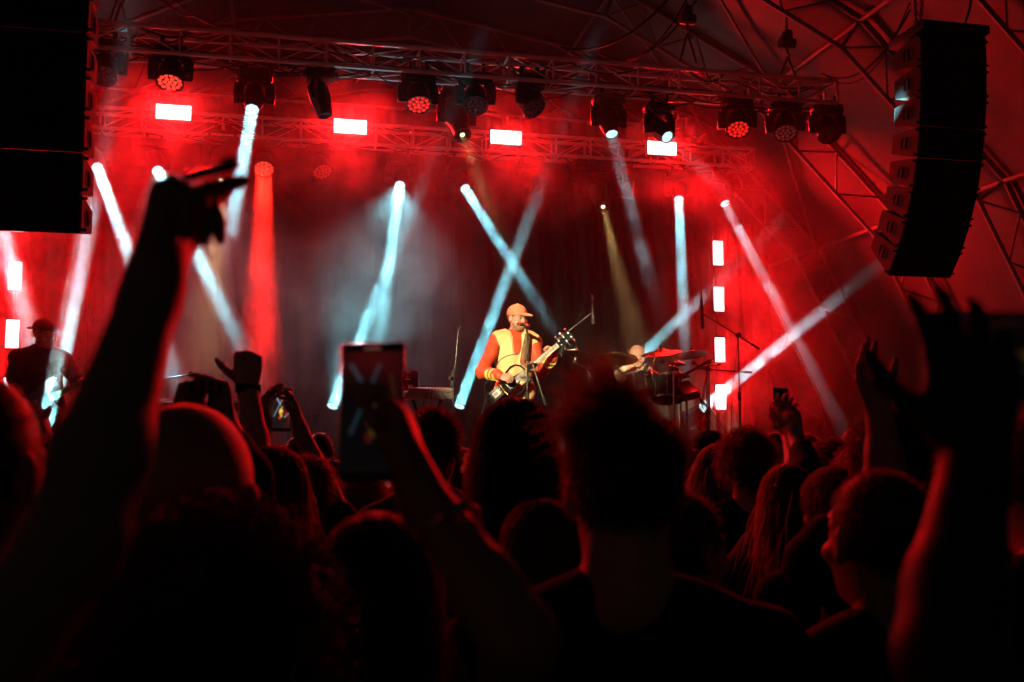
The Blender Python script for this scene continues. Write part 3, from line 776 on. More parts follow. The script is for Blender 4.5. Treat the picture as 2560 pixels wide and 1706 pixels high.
def hand_blend(B, w, d, n, thumb, s=1.0, curl=(0.3, 0.3, 0.35, 0.4), spread=0.12, tcurl=0.3, tout=0.75, k=0.010):
    """w wrist, d along the hand, n out of the palm, thumb = direction (roughly) of the thumb side"""
    d = unit(d); n = unit(npv(n) - d * (npv(n) @ d)); x = unit(npv(thumb) - d * (npv(thumb) @ d)); x = unit(x - n * (x @ n))
    w = npv(w); T = lambda a, b, c: w + (x * a + d * b + n * c) * s
    B.ell(T(0.0, 0.052, 0.002), V3(0.039, 0.050, 0.014) * s, np.stack([x, d, n], 1), 0.012 * s)
    B.cap(T(0, -0.03, 0), T(0, 0.03, 0), 0.026 * s, 0.022 * s, 0.02 * s)
    ks = [(0.031, 0.092, 0.070), (0.010, 0.097, 0.078), (-0.012, 0.092, 0.072), (-0.032, 0.082, 0.056)]
    for i, (kx, ky, L) in enumerate(ks):
        K = T(kx, ky, 0); B.cap(T(kx * 0.55, 0.02, 0), K, 0.013 * s, 0.0115 * s, 0.014 * s)
        a = (kx / 0.031) * spread; dd = d * math.cos(a) + x * math.sin(a); nn = n; p = K; c = curl[i]
        for j, (fr, bend) in enumerate(((0.45, 0.85), (0.30, 1.05), (0.25, 0.75))):
            t = c[j] if isinstance(c, tuple) else c * bend; dd, nn = dd * math.cos(t) + nn * math.sin(t), nn * math.cos(t) - dd * math.sin(t)
            q = p + dd * L * fr * s; r0 = (0.0092, 0.0086, 0.0078, 0.0068)[j] * s * (0.9 if i == 3 else 1); r1 = (0.0092, 0.0086, 0.0078, 0.0068)[j + 1] * s * (0.9 if i == 3 else 1)
            B.cap(p, q, r0, r1, 0.005 * s); p = q
    td = unit(x * tout + d * 0.75 + n * 0.25); p = T(0.024, 0.018, 0.004); tn = unit(n - x * 0.5)
    B.ell(T(0.024, 0.035, 0.008), V3(0.016, 0.03, 0.014) * s, np.stack([x, d, n], 1), 0.015 * s)
    for j, L in enumerate((0.044, 0.033, 0.027)):
        t = tcurl * (0.3, 1.0, 1.0)[j]; ax_ = -x * 0.6 + n * 0.8
        td = unit(td * math.cos(t) + unit(d * 0.8 - x * 0.6 + n * 0.3) * math.sin(t)) if j else td
        q = p + td * L * s; B.cap(p, q, (0.0125, 0.0105, 0.0095)[j] * s, (0.0105, 0.0095, 0.0078)[j] * s, 0.008 * s); p = q

def ribbons(name, pts, width, org, taper=True):
    """pts (n, m, 3) strands -> flat hair ribbons in one mesh"""
    n, m, _ = pts.shape
    t = np.gradient(pts, axis=1); t /= np.linalg.norm(t, axis=2, keepdims=True) + 1e-9
    rnd = rng.normal(size=(n, 1, 3)); sd = np.cross(t, rnd); sd /= np.linalg.norm(sd, axis=2, keepdims=True) + 1e-9
    wv = width * (np.linspace(1, 0.25, m) if taper else np.ones(m)); wv = wv[None, :, None] * rng.uniform(0.6, 1.3, (n, 1, 1))
    V = np.stack([pts - sd * wv / 2, pts + sd * wv / 2], 2).reshape(-1, 3) - np.array(tuple(org), float)
    b = (np.arange(n)[:, None] * m + np.arange(m - 1)[None]).ravel() * 2
    Q = np.stack([b, b + 1, b + 3, b + 2], 1)
    me = bpy.data.meshes.new(name); me.vertices.add(len(V)); me.vertices.foreach_set('co', V.astype(np.float32).ravel())
    me.loops.add(len(Q) * 4); me.loops.foreach_set('vertex_index', Q.astype(np.int32).ravel())
    me.polygons.add(len(Q)); me.polygons.foreach_set('loop_start', np.arange(0, len(Q) * 4, 4, dtype=np.int32))
    me.polygons.foreach_set('use_smooth', np.ones(len(Q), bool)); me.update(calc_edges=True)
    return me
def scalp(n, c, R, s, hairline=0.35, low=-0.075):
    """roots and normals over the hairy part of the cranium"""
    q = rng.normal(size=(n * 4, 3)); q /= np.linalg.norm(q, axis=1, keepdims=True)
    r = V3(0.080, 0.102, 0.094); p = q * r + V3(0, -0.018, 0.032)
    lim = np.where(p[:, 1] > 0, 0.055 + 0.25 * p[:, 1], low + 0.0 * p[:, 1] + np.clip(p[:, 1] + 0.05, 0, 1) * 1.4)
    ok = (p[:, 2] > lim) & ~((p[:, 1] > 0.045) & (p[:, 2] < 0.09))
    p = p[ok][:n]; nn = (q[ok][:n]) / r; nn /= np.linalg.norm(nn, axis=1, keepdims=True)
    return p, nn
def hair_mesh(name, style, c, R, s, org, n=1500, width=0.0028, length=None, h=0.008):
    c = npv(c); shells = []
    B = Blend(); T = lambda x, y, z: c + R @ (V3(x, y, z) * s)
    puff = {'short': 0.003, 'spiky': 0.003, 'long': 0.006, 'curly': 0.008, 'afro': 0.016, 'bob': 0.008, 'braids': 0.005, 'stubble': 0.001, 'bun': 0.005}[style]
    B.ell(T(0, -0.020, 0.034), (V3(0.077, 0.098, 0.091) + puff) * s, R, 0.01)
    if style in ('long', 'bob'):
        B.ell(T(0, -0.05, -0.05), V3(0.082, 0.062, 0.11) * s, R, 0.03)
    if style == 'bun': B.ell(T(0, -0.10, 0.09), V3(0.045, 0.04, 0.04) * s, R, 0.02)
    B.ell(T(0, 0.105, -0.065), V3(0.115, 0.088, 0.125) * s, R, 0.015, True)         # the face stays free
    if style not in ('long', 'bob'):
        B.ell(T(0, -0.01, -0.125), V3(0.12, 0.16, 0.075) * s, R, 0.02, True)           # and the neck
    shells.append(B.mesh('shell', h * s, org))
    p, nn = scalp(n, c, R, s, low=-0.055 if style not in ('long', 'bob') else -0.08)
    n = len(p); m = 6
    t = np.linspace(0, 1, m)[None, :, None]
    down = V3(0, -0.25, -1.0)
    rv = rng.normal(size=(n, 1, 3))
    if style in ('short', 'stubble', 'braids', 'bun'):
        L = (length or (0.022 if style != 'stubble' else 0.008)) * rng.uniform(0.6, 1.3, (n, 1, 1))
        dirn = nn[:, None] * 0.75 + V3(0, -0.25, 0.1) + rv * 0.25; pts = p[:, None] + dirn * L * t + V3(0, 0, -0.3) * L * t ** 2
    elif style == 'spiky':
        up = np.clip(nn[:, 2:3], 0, 1)[:, None]; L = (length or 0.055) * rng.uniform(0.5, 1.25, (n, 1, 1)) * (0.16 + 0.95 * up)
        cl = np.sin(p[:, None, [1, 2, 0]] * 75.0 + 1.3) * 0.5 + np.sin(p[:, None, [2, 0, 1]] * 38.0) * 0.6
        dirn = nn[:, None] * 0.65 + cl * (0.35 + 0.7 * up) + rv * 0.22 + V3(0.1, 0.0, 0.35); pts = p[:, None] + dirn * L * t + V3(-0.3, 0.1, -0.25) * L * t ** 2 + rv * 0.004 * t
    elif style in ('curly', 'afro'):
        L = (length or (0.05 if style == 'curly' else 0.075)) * rng.uniform(0.5, 1.3, (n, 1, 1)); ph = rng.uniform(0, 6.28, (n, 1, 1)); m = 10; t = np.linspace(0, 1, m)[None, :, None]
        a1 = np.cross(nn, rng.normal(size=(n, 3))); a1 /= np.linalg.norm(a1, axis=1, keepdims=True); a2 = np.cross(nn, a1)
        rr = 0.011 * rng.uniform(0.5, 1.4, (n, 1, 1)) * np.minimum(1, t * 4)
        pts = p[:, None] + nn[:, None] * L * t + V3(0, -0.1, -0.35) * L * t ** 1.5 + (a1[:, None] * np.cos(ph + t * 9) + a2[:, None] * np.sin(ph + t * 9)) * rr
    else:                                       # long, bob: lie on the head, then fall
        L = (length or (0.34 if style == 'long' else 0.20)) * rng.uniform(0.75, 1.1, (n, 1, 1)); m = 12; t = np.linspace(0, 1, m)[None, :, None]
        q = np.tile(p[:, None], (1, m, 1)).astype(float); cur = p.copy(); vel = nn * 0.4 + V3(0, -0.35, -0.3)
        off = rng.normal(size=(n, 3)) * np.where(rng.random((n, 1)) < 0.08, 0.22, 0.10)
        el = V3(0.088, 0.110, 0.102); ce = V3(0, -0.02, 0.030)
        for j in range(1, m):
            vel = vel * 0.55 + (V3(0, -0.12, -1.0) + off * 0.8) * 0.45
            cur = cur + vel / (np.linalg.norm(vel, axis=1, keepdims=True) + 1e-9) * (L[:, 0] / m)
            dlt = (cur - ce) / el; ln = np.linalg.norm(dlt, axis=1, keepdims=True); f = np.where(ln < 1.0, 1.0 / np.maximum(ln, 1e-6), 1.0)
            cur = ce + dlt * f * el
            nk = (np.abs(cur[:, 2]) > 0.08) & (cur[:, 2] < 0); rad = np.linalg.norm(cur[:, :2] - V3(0, -0.03, 0)[:2], axis=1)
            push = nk & (rad < 0.075)
            cur[push, :2] = V3(0, -0.03, 0)[:2] + (cur[push, :2] - V3(0, -0.03, 0)[:2]) * (0.075 / rad[push])[:, None]
            q[:, j] = cur + np.sin(j * 1.3 + off * 40) * 0.004
        pts = q
    W = c + (pts * s) @ R.T
    st = ribbons(name, W, width * s, org)
    return join_meshes(name, shells + [st])

def skin_mat(name, col, spec=0.35): return mat(name, col, 0.5, 0, 0.12, 12, 0.12, 160, spec=spec)
M['skin_shaded'] = skin_mat('shade darkened skin', (0.05, 0.025, 0.017), 0.12); M['skin'] = skin_mat('skin', (0.40, 0.235, 0.165)); M['skin_tan'] = skin_mat('tanned skin', (0.27, 0.145, 0.09)); M['skin_pale'] = skin_mat('pale skin', (0.50, 0.31, 0.235))  # first skin is darkened to stand in for shade on the right forearm
def hair_mat(name, col):
    m = mat(name, col, 0.42, 0, 0.35, 30, spec=0.5); N = m.node_tree.nodes; L = m.node_tree.links
    tr = N.new('ShaderNodeBsdfTranslucent'); tr.inputs['Color'].default_value = (min(0.6, col[0] * 3 + 0.14), min(0.5, col[1] * 3 + 0.09), min(0.4, col[2] * 3 + 0.06), 1)
    mx = N.new('ShaderNodeMixShader'); mx.inputs[0].default_value = 0.42; out = [n for n in N if n.type == 'OUTPUT_MATERIAL'][0]
    L.new(N['Principled BSDF'].outputs[0], mx.inputs[1]); L.new(tr.outputs[0], mx.inputs[2]); L.new(mx.outputs[0], out.inputs['Surface']); return m
M['hair_matt'] = mat('matt dark curls', (0.045, 0.028, 0.02), 0.6, 0, 0.3, 30, spec=0.3); M['hair_dark'] = hair_mat('dark brown hair', (0.055, 0.032, 0.020)); M['hair_black'] = hair_mat('black hair', (0.028, 0.020, 0.018))
M['hair_brown'] = hair_mat('brown hair', (0.12, 0.065, 0.032)); M['hair_fair'] = hair_mat('fair hair', (0.26, 0.16, 0.08))
def cloth(name, col, rough=0.85): return mat(name, col, rough, 0, 0.2, 9, 0.35, 120, spec=0.08)
for nm, c_ in (('black', (0.008, 0.008, 0.009)), ('navy', (0.012, 0.016, 0.03)), ('grey', (0.07, 0.07, 0.075)), ('white', (0.35, 0.34, 0.33)), ('teal', (0.02, 0.05, 0.06)), ('denim', (0.03, 0.045, 0.09)), ('wine', (0.10, 0.015, 0.02))):
    M['cloth_' + nm] = cloth(nm + ' cotton', c_)
M['shoe'] = mat('dark shoe leather', (0.015, 0.013, 0.012), 0.5)

def torso_blend(T, s, sw, w=1.0):
    B = Blend(); e = lambda q, r, k: B.ell(T(*q), V3(*r) * s, T.R, k * s)
    e((0, 0.0, 1.27), (0.160 * w, 0.108, 0.20), 0.06); e((0, 0.005, 1.06), (0.140 * w, 0.10, 0.17), 0.08); e((0, 0, 0.92), (0.165 * w, 0.115, 0.13), 0.06)
    for x in (-1, 1):
        B.cap(T(0.045 * x, -0.012, 1.475), T(sw * x, -0.005, 1.405), 0.05 * s, 0.058 * s, 0.05 * s)
    return B
def person(name, label, hc, face, foot=None, z0=0.0, s=None, look=None, up=(0, 0, 1), roll=0.0, arms=None, neck=1.0, sw=0.185, w=1.0, res=0.016,
           skin='skin', shirt='cloth_black', sleeve=0.45, trousers='cloth_denim', hair=None, hair_col='hair_dark', hair_n=1400, hair_w=0.003, hair_len=None,
           ears=True, jaw=1.0, wrinkle=0.004, lean=None, hand_res=0.006, group='people in the crowd', legs=None, hair_h=0.009, head_res=0.007, cat='person', hs=1.0, extra=None, sleeve_r=0.012):
    """hc: head centre in the world; face: the way the body faces; arms: {-1/+1: dict(elbow, wrist, d, n, thumb, ...)} left = -1 in body space (x right)"""
    hc = npv(hc); look = face if look is None else look
    R = frame((face[0], face[1], 0)); Rh = frame(look, up, roll)
    if foot is None: foot = hc + R @ V3(0, -0.035, 0)
    s = (hc[2] + 0.125 - z0) / 1.77 if s is None else s
    base = V3(foot[0], foot[1], z0)
    nb = hc + Rh @ (V3(0, -0.035, -0.075) * s) + V3(0, 0, -0.085 * s)     # neck base
    drop = nb[2] - (z0 + 1.485 * s)
    class TT:
        def __init__(q): q.R = R
        def __call__(q, x, y, z):            # spine bends from the feet to the neck base
            p = base + R @ (V3(x, y, z) * s); f = np.clip((z - 0.9) / (1.485 - 0.9), 0, 1.15)
            tgt = nb - (base + R @ (V3(0, -0.02, 1.485) * s))
            return p + tgt * f
    T = TT()
    tor = torso_blend(T, s, sw, w)
    Bb = Blend(); Bb.add(tor)
    Bb.cap(hc + Rh @ (V3(0, -0.02, -0.05) * s), nb, 0.052 * s * w ** .5 * neck, 0.060 * s * w ** .5 * neck, 0.03 * s)
    HB = Blend(); HB.cap(hc + Rh @ (V3(0, -0.02, -0.05) * s), hc * 0.35 + nb * 0.65, 0.052 * s * w ** .5 * neck, 0.056 * s * w ** .5 * neck, 0.03 * s); head_blend(HB, hc, Rh, s * hs, ears, jaw)
    Bb.ell(hc + Rh @ (V3(0, -0.018, 0.02) * s), V3(0.05, 0.06, 0.07) * s, Rh, 0.02)
    slv = Blend(); slv.add(tor)
    arms = arms or {}
    extras = [HB.mesh('head', head_res, base)]
    for x in (-1, 1):
        sh = T(sw * x, -0.005, 1.395); a = arms.get(x)
        if a is None:
            el = T((sw + 0.045) * x, -0.02, 1.10); wr = T((sw + 0.035) * x, 0.06, 0.86)
            a = dict(elbow=el, wrist=wr, d=wr - el, n=R @ V3(-x, 0, 0), thumb=R @ V3(0, 1, 0), low=True)
        el, wr = npv(a['elbow']), npv(a['wrist']); th = a.get('thick', 1.0)
        Bb.cap(sh, el, 0.054 * s * th, 0.040 * s * th, 0.03 * s)
        mid = el + (wr - el) * 0.3
        Bb.cap(el, mid, 0.041 * s * th, 0.041 * s * th, 0.02 * s); Bb.cap(mid, wr, 0.041 * s * th, 0.0265 * s * th, 0.02 * s)
        sl = a.get('sleeve', sleeve)
        if sl > 0:
            if sl <= 1: slv.cap(sh, sh + (el - sh) * sl, 0.056 * s, (0.056 - 0.012 * sl) * s + 0.004, 0.03 * s)
            else:
                slv.cap(sh, el, 0.056 * s, 0.045 * s, 0.03 * s); slv.cap(el, el + (wr - el) * (sl - 1), 0.045 * s, (0.043 - 0.014 * (sl - 1)) * s, 0.02 * s)
        H = Blend(); hd = unit(a['d'])
        H.cap(el + (wr - el) * 0.25, wr, 0.0415 * s * th, 0.0268 * s * th, 0.01)
        hand_blend(H, wr, hd, a['n'], a['thumb'], s * a.get('size', 1.0), a.get('curl', (0.35, 0.4, 0.45, 0.5)), a.get('spread', 0.1), a.get('tcurl', 0.3), a.get('tout', 0.7))
        extras.append(H.mesh('hand', a.get('res', hand_res) if not a.get('low') else 0.012, base))
    lg = Blend()
    for x in (-1, 1):
        if legs: kn, an, toe = legs[x]
        else: kn, an, toe = T(0.095 * x, 0.03, 0.50) , T(0.10 * x, -0.02, 0.09), T(0.115 * x, 0.15, 0.035)
        lg.cap(T(0.088 * x, 0, 0.90), kn, 0.085 * s, 0.057 * s, 0.05 * s); lg.cap(kn, an, 0.057 * s, 0.036 * s, 0.03 * s)
        Bb.cap(an, toe, 0.036 * s, 0.028 * s, 0.03 * s)
    Bb.add(lg)
    body = link(name, join_meshes(name, [Bb.mesh('body', res, base)] + extras), M[skin], None, base)
    for p in body.data.polygons: p.use_smooth = True
    tag(body, label, cat, group)
    if shirt: link('shirt', slv.inflated(sleeve_r).mesh('shirt', res, base, wrinkle), M[shirt], body, base)
    if trousers:
        tb = Blend(); tb.ell(T(0, 0, 0.92), V3(0.165 * w, 0.115, 0.13) * s, R, 0.06); tb.add(lg)
        link('trousers', tb.inflated(0.012).mesh('trousers', max(res, 0.016), base, wrinkle), M[trousers], body, base)
        for x in (-1, 1):
            if legs: kn, an, toe = legs[x]
            else: kn, an, toe = None, T(0.10 * x, -0.02, 0.07), T(0.115 * x, 0.15, 0.035)
            link('shoe', Blend().cap(npv(an) - V3(0, 0, 0.03), toe, 0.045 * s, 0.036 * s, 0.02).mesh('shoe', 0.016, base), M['shoe'], body, base)
    if hair: link('hair', hair_mesh('hair', hair, hc, Rh, s * hs, base, hair_n, hair_w, hair_len, hair_h), M[hair_col], body, base)
    return body, dict(hc=hc, R=R, Rh=Rh, s=s * hs, T=T, base=base, nb=nb, tor=tor, slv=slv)
# ================================================================== the band and its gear
def mic_clip_and_mic(root, p, d, r=0.021, silver=False, tail=True):
    d = Vector(d).normalized(); q = quat_z(d)
    mm = M['silver_mesh'] if silver else M['black']
    bm = bmesh.new(); add_lathe(bm, [(0, -0.17), (0.011, -0.17), (0.012, -0.16), (0.016, -0.03), (0.018, -0.025), (0.0185, -0.012), (0, -0.012)], 14)
    link('microphone_body', mesh_of('microphone_body', bm, 0.7), M['black'] if not silver else M['gold'], root, p, q)
    bm = bmesh.new(); add_lathe(bm, [(0, -0.012), (r * 0.92, -0.012), (r, 0.002), (r * 0.98, 0.016), (r * 0.7, 0.03), (0, 0.036)], 14)
    link('microphone_grille', mesh_of('microphone_grille', bm, 0), mm, root, p, q)
    bm = bmesh.new(); add_cone(bm, d * -0.12, d * -0.055, 0.017, 0.019, 10); link('microphone_clip', mesh_of('microphone_clip', bm, 0.7), M['blackmat'], root, p)
def tripod(root, foot, h, m=None, spread=0.30, n0=0.3):
    m = m or M['stand']
    for k in range(3):
        a = n0 + k * 2 * math.pi / 3
        tube('leg', foot + ZD * h, foot + Vector((math.cos(a), math.sin(a), 0)) * spread + ZD * 0.012, 0.009, m, root, 8)
    tube('collar', foot + ZD * (h - 0.03), foot + ZD * (h + 0.03), 0.02, m, root, 12)
def straight_pole(root, a, b, m=None, r=0.0125):
    m = m or M['stand']; mid = Vector(a).lerp(Vector(b), 0.55)
    tube('pole', a, mid, r, m, root, 10); tube('pole', mid, b, r * 0.72, m, root, 10); tube('height_clutch', mid - (b - a).normalized() * 0.04, mid + (b - a).normalized() * 0.05, r * 1.7, M['blackmat'], root, 10)
def ground_at(p, z=None): return Vector((p.x, p.y, STAGE_Z if z is None else z))
M['silver_mesh'] = mat('pale wire mesh', (0.55, 0.53, 0.50), 0.4, 0.2)
M['gold'] = mat('brass', (0.72, 0.48, 0.16), 0.28, 1.0, 0.2, 10)
M['cymbal'] = mat('bronze cymbal', (0.36, 0.23, 0.08), 0.27, 1.0, 0.15, 30, 0.25, 200)
M['redhw'] = mat('drum hardware chrome', (0.55, 0.55, 0.55), 0.22, 1.0, 0.1)

# ---- singer's straight stand with a silver microphone
top = P(1318, 832, 9.62); foot = ground_at(top)
r = empty('microphone_stand', foot, 'straight black stand with a silver microphone right before the singer', 'microphone stand')
tripod(r, foot, 0.25); straight_pole(r, foot + ZD * 0.05, top)
mp = P(1300, 811, 9.62)
tube('gooseneck', top, P(1314, 815, 9.6), 0.008, M['stand'], r, 8)
mic_clip_and_mic(r, P(1294, 809, 9.66), (P(1294, 809, 9.66) - P(1318, 814, 9.56)), 0.024, True)
link('microphone_cable', path_me('microphone_cable', curve_pts(P(1320, 815, 9.55), P(1322, 960, 9.6), -0.02, 10), 0.004), M['cable'], r)
# second boom leg leaning in front of the guitar
lt = P(1330, 905, 9.6); lb = ground_at(P(1370, 1010, 9.55))
tube('boom_tube', lt, P(1362, 1008, 9.55), 0.011, M['stand'], r, 10)
tube('boom_joint', P(1316, 912, 9.61), P(1336, 906, 9.60), 0.02, M['stand'], r, 12)
tube('boom_counterweight', P(1357, 990, 9.555), P(1365, 1014, 9.545), 0.017, M['blackmat'], r, 10)

# ---- empty stand left of the singer
top = P(1146, 826, 9.6); b = P(1134, 1110, 9.5); foot = ground_at(b)
r = empty('microphone_stand', foot, 'empty straight black stand with a bare clip left of the singer', 'microphone stand')
tripod(r, foot, 0.25)
tube('pole', foot + ZD * 0.05, P(1133, 975, 9.55), 0.0125, M['stand'], r, 10); tube('pole', P(1133, 975, 9.55), top, 0.0085, M['stand'], r, 10)
tube('height_clutch', P(1131, 968, 9.55), P(1134, 928, 9.56), 0.024, M['blackmat'], r, 10); tube('clutch_knob', P(1124, 945, 9.5), P(1132, 946, 9.55), 0.018, M['blackmat'], r, 10)
for sx in (-1, 1): tube('clip_fork', top - ZD * 0.01, top + UD * 0.028 * sx + ZD * 0.045, 0.006, M['stand'], r, 8)
tube('collar', P(1143, 865, 9.58), P(1144, 856, 9.58), 0.014, M['stand'], r, 10)

# ---- boom stands with condenser microphones
def boom_stand(label, pole_px, pole_y0, knee, tip, tail, D, mic_d, D2=None, mlen=1.0, pole_top=None):
    D2 = D2 or D
    kn = P(*knee, D); foot = ground_at(P(pole_px[0], pole_px[1], D)); tp = P(*tip, D2); tl = P(*tail, D)
    r = empty('boom_microphone_stand', foot, label, 'microphone stand', 'boom microphone stands')
    tripod(r, foot, 0.25, None, 0.33, 0.8); straight_pole(r, foot + ZD * 0.05, kn)
    tube('boom_tube', tl, tp, 0.0085, M['stand'], r, 8)
    tube('boom_tube', tl, tl.lerp(tp, 0.14), 0.0135, M['blackmat'], r, 8)
    tube('boom_joint', kn - VD * 0.03, kn + VD * 0.03, 0.026, M['blackmat'], r, 12)
    if mic_d is not None:
        d = Vector(mic_d).normalized()
        tube('microphone_body', tp - d * 0.16 * mlen, tp + d * 0.10 * mlen, 0.0175, M['black'], r, 12); tube('microphone_grille', tp + d * 0.10 * mlen, tp + d * 0.17 * mlen, 0.020, M['blackmat'], r, 12)
        tube('microphone_plug', tp - d * 0.24 * mlen, tp - d * 0.16 * mlen, 0.010, M['chrome'], r, 10)
        link('microphone_cable', path_me('microphone_cable', curve_pts(tp - d * 0.24 * mlen, tp.lerp(kn, 0.45), -0.10, 10), 0.0035, 5), M['cable'], r)
    link('microphone_cable', path_me('microphone_cable', curve_pts(kn - VD * 0.03, foot + UD * -0.10, 0.0, 10, UD * -0.05), 0.004, 5), M['cable'], r)
    return r
boom_stand('tall boom stand with a hanging pencil microphone before the right panel column', (1852, 1090), 0, (1845, 838), (1755, 783), (1899, 873), 10.7, (0.02, 0, -1))
boom_stand('dark boom stand with a microphone over the drums behind the guitar neck', (1403, 990), 0, (1404, 838), (1482, 780), (1380, 862), 11.0, (0.03, 0, -1), 10.9, 0.8)
boom_stand('boom stand with its thick microphone slanted over the floor tom', (1772, 1070), 0, (1771, 905), (1742, 920), (1800, 911), 11.5, (-0.8, 0, -0.45), 11.3)
boom_stand('boom stand with a bare level arm beside the right panel column', (1767, 1075), 0, (1767, 922), (1745, 922), (1880, 932), 11.35, None)
boom_stand('boom stand with an empty clip reaching over the left keyboard', (250, 1090), 0, (250, 972), (470, 938), (215, 978), 9.9, None)
tube_clip = empty('microphone_clip', P(474, 935, 9.9), 'empty microphone clip at the tip of the boom above the keyboard', 'microphone clip')
for sx in (-1, 1): tube('clip_fork', P(470, 938, 9.9), P(478, 934 + 5 * sx, 9.9) , 0.012, M['blackmat'], tube_clip, 8)

# ---- drum kit
def cymbal(px, D, rad, tilt, label, bell=0.2):
    c = P(*px, D); n = Vector(tilt).normalized(); q = quat_z(n)
    root = empty('cymbal', c, label, 'cymbal', 'cymbals of the drum kit')
    bm = bmesh.new()
    prof = [(rad, 0.0), (rad * 0.8, 0.012), (rad * 0.5, 0.026), (rad * 0.24, 0.036), (rad * 0.2, 0.046), (rad * 0.1, 0.060), (0.008, 0.064), (0.008, 0.061), (rad * 0.1, 0.057), (rad * 0.2, 0.043), (rad * 0.24, 0.033), (rad * 0.5, 0.023), (rad * 0.8, 0.009), (rad, -0.0015), (rad, 0.0)]
    add_lathe(bm, [(a, b) for a, b in prof], 40); bmesh.ops.recalc_face_normals(bm, faces=bm.faces)
    link('cymbal_plate', mesh_of('cymbal_plate', bm, 0.5), M['cymbal'], root, c, q)
    tube('wing_nut', c + n * 0.06, c + n * 0.095, 0.012, M['blackmat'], root, 10)
    tube('felt_washer', c + n * 0.05, c + n * 0.066, 0.02, M['blackmat'], root, 12)
    return c, n
def cymbal_stand(c, n, label, joint_off, footp=None):
    j = c - n * 0.10; foot = ground_at(c + joint_off if footp is None else footp)
    root = empty('cymbal_stand', foot, label, 'cymbal stand', 'cymbal stands')
    tube('tilter', j, c + n * 0.04, 0.006, M['redhw'], root, 8); tube('tilter_joint', j - UD * 0.025, j + UD * 0.025, 0.018, M['blackmat'], root, 10)
    top = Vector((foot.x, foot.y, j.z - 0.07)); tube('boom_arm', j, top, 0.008, M['redhw'], root, 8)
    tube('boom_joint', top - UD * 0.025, top + UD * 0.025, 0.022, M['blackmat'], root, 10)
    tube('pole', foot + ZD * 0.12, top, 0.012, M['redhw'], root, 10)
    for k in range(3):
        a = 0.5 + k * 2 * math.pi / 3; tube('leg', foot + ZD * 0.32, foot + Vector((math.cos(a), math.sin(a), 0)) * 0.3 + ZD * 0.015, 0.01, M['redhw'], root, 8)
c, n = cymbal((1439, 886), 11.3, 0.22, (0.12, 0.10, 1), 'dark underside cymbal next to the guitar headstock'); cymbal_stand(c, n, 'stand of the cymbal next to the guitar headstock', UD * 0.16)
c, n = cymbal((1540, 899), 11.0, 0.245, (0.03, 0.24, 1), 'golden cymbal in front of the drummer\'s shoulder'); cymbal_stand(c, n, 'stand of the golden cymbal before the drummer', UD * 0.10)
c, n = cymbal((1653, 884), 10.9, 0.225, (-0.14, -0.20, 1), 'large tilted cymbal showing its bell right of the drummer'); cymbal_stand(c, n, 'stand of the large tilted cymbal', UD * 0.14)
c, n = cymbal((1730, 888), 11.4, 0.19, (-0.12, 0.20, 1), 'shiny crash cymbal nearest the right panel column'); cymbal_stand(c, n, 'stand of the shiny crash cymbal', UD * 0.20)
c, n = cymbal((1690, 911), 11.6, 0.11, (0.05, 0.10, 1), 'small splash cymbal below the shiny crash cymbal'); cymbal_stand(c, n, 'stand of the small splash cymbal', UD * 0.05)
c, n = cymbal((1693, 941), 11.2, 0.15, (0.06, 0.12, 1), 'lowest cymbal beside the rack tom'); cymbal_stand(c, n, 'stand of the lowest cymbal', -UD * 0.05)
M['shell'] = mat('black drum lacquer', (0.012, 0.012, 0.014), 0.12, 0, 0.1, spec=0.7); M['skinhead'] = mat('drum head', (0.45, 0.44, 0.42), 0.5)
def drum(px, D, rad, dep, axis, label, name='tom_drum', footz=None):
    c = P(*px, D); n = Vector(axis).normalized(); q = quat_z(n)
    root = empty(name, c - n * dep, label, 'drum', 'drums of the kit')
    bm = bmesh.new(); add_lathe(bm, [(rad, 0), (rad, -dep), (rad - 0.006, -dep), (rad - 0.006, 0), (rad, 0)], 32); bmesh.ops.recalc_face_normals(bm, faces=bm.faces)
    link('shell', mesh_of('shell', bm, 0.6), M['shell'], root, c, q)
    for z in (0.004, -dep - 0.004):
        bm = bmesh.new(); add_lathe(bm, [(rad - 0.004, z - 0.008), (rad + 0.008, z - 0.010), (rad + 0.008, z + 0.010), (rad - 0.004, z + 0.010), (rad - 0.004, z - 0.008)], 32); bmesh.ops.recalc_face_normals(bm, faces=bm.faces)
        link('hoop', mesh_of('hoop', bm, 0.5), M['redhw'], root, c, q)
        bm = bmesh.new(); add_lathe(bm, [(rad - 0.002, z * 0.6), (0, z * 0.6 + 0.001)], 32); link('drum_head', mesh_of('drum_head', bm), M['skinhead'], root, c, q)
    for k in range(8):
        a = k * math.pi / 4; pp = q @ Vector((math.cos(a) * (rad + 0.012), math.sin(a) * (rad + 0.012), 0))
        tube('lug', c + pp - n * 0.005, c + pp - n * dep, 0.005, M['redhw'], root, 6)
        tube('lug_block', c + pp - n * (dep * 0.35), c + pp - n * (dep * 0.55), 0.012, M['redhw'], root, 8)
    return c
drum((1597, 942), 11.25, 0.15, 0.20, (-0.1, 0.35, 1), 'black rack tom in front of the drummer', 'tom_drum')
drum((1668, 948), 11.2, 0.17, 0.24, (0.05, 0.30, 1), 'black floor tom right of the drummer', 'tom_drum')
drum((1500, 975), 11.35, 0.175, 0.14, (0.0, 0.15, 1), 'black snare drum left of the drummer hidden behind spiky hair', 'snare_drum')
c = P(1590, 1085, 11.0); drum((1590, 1085), 11.0, 0.26, 0.40, -VD, 'black bass drum facing the audience behind the crowd', 'bass_drum')
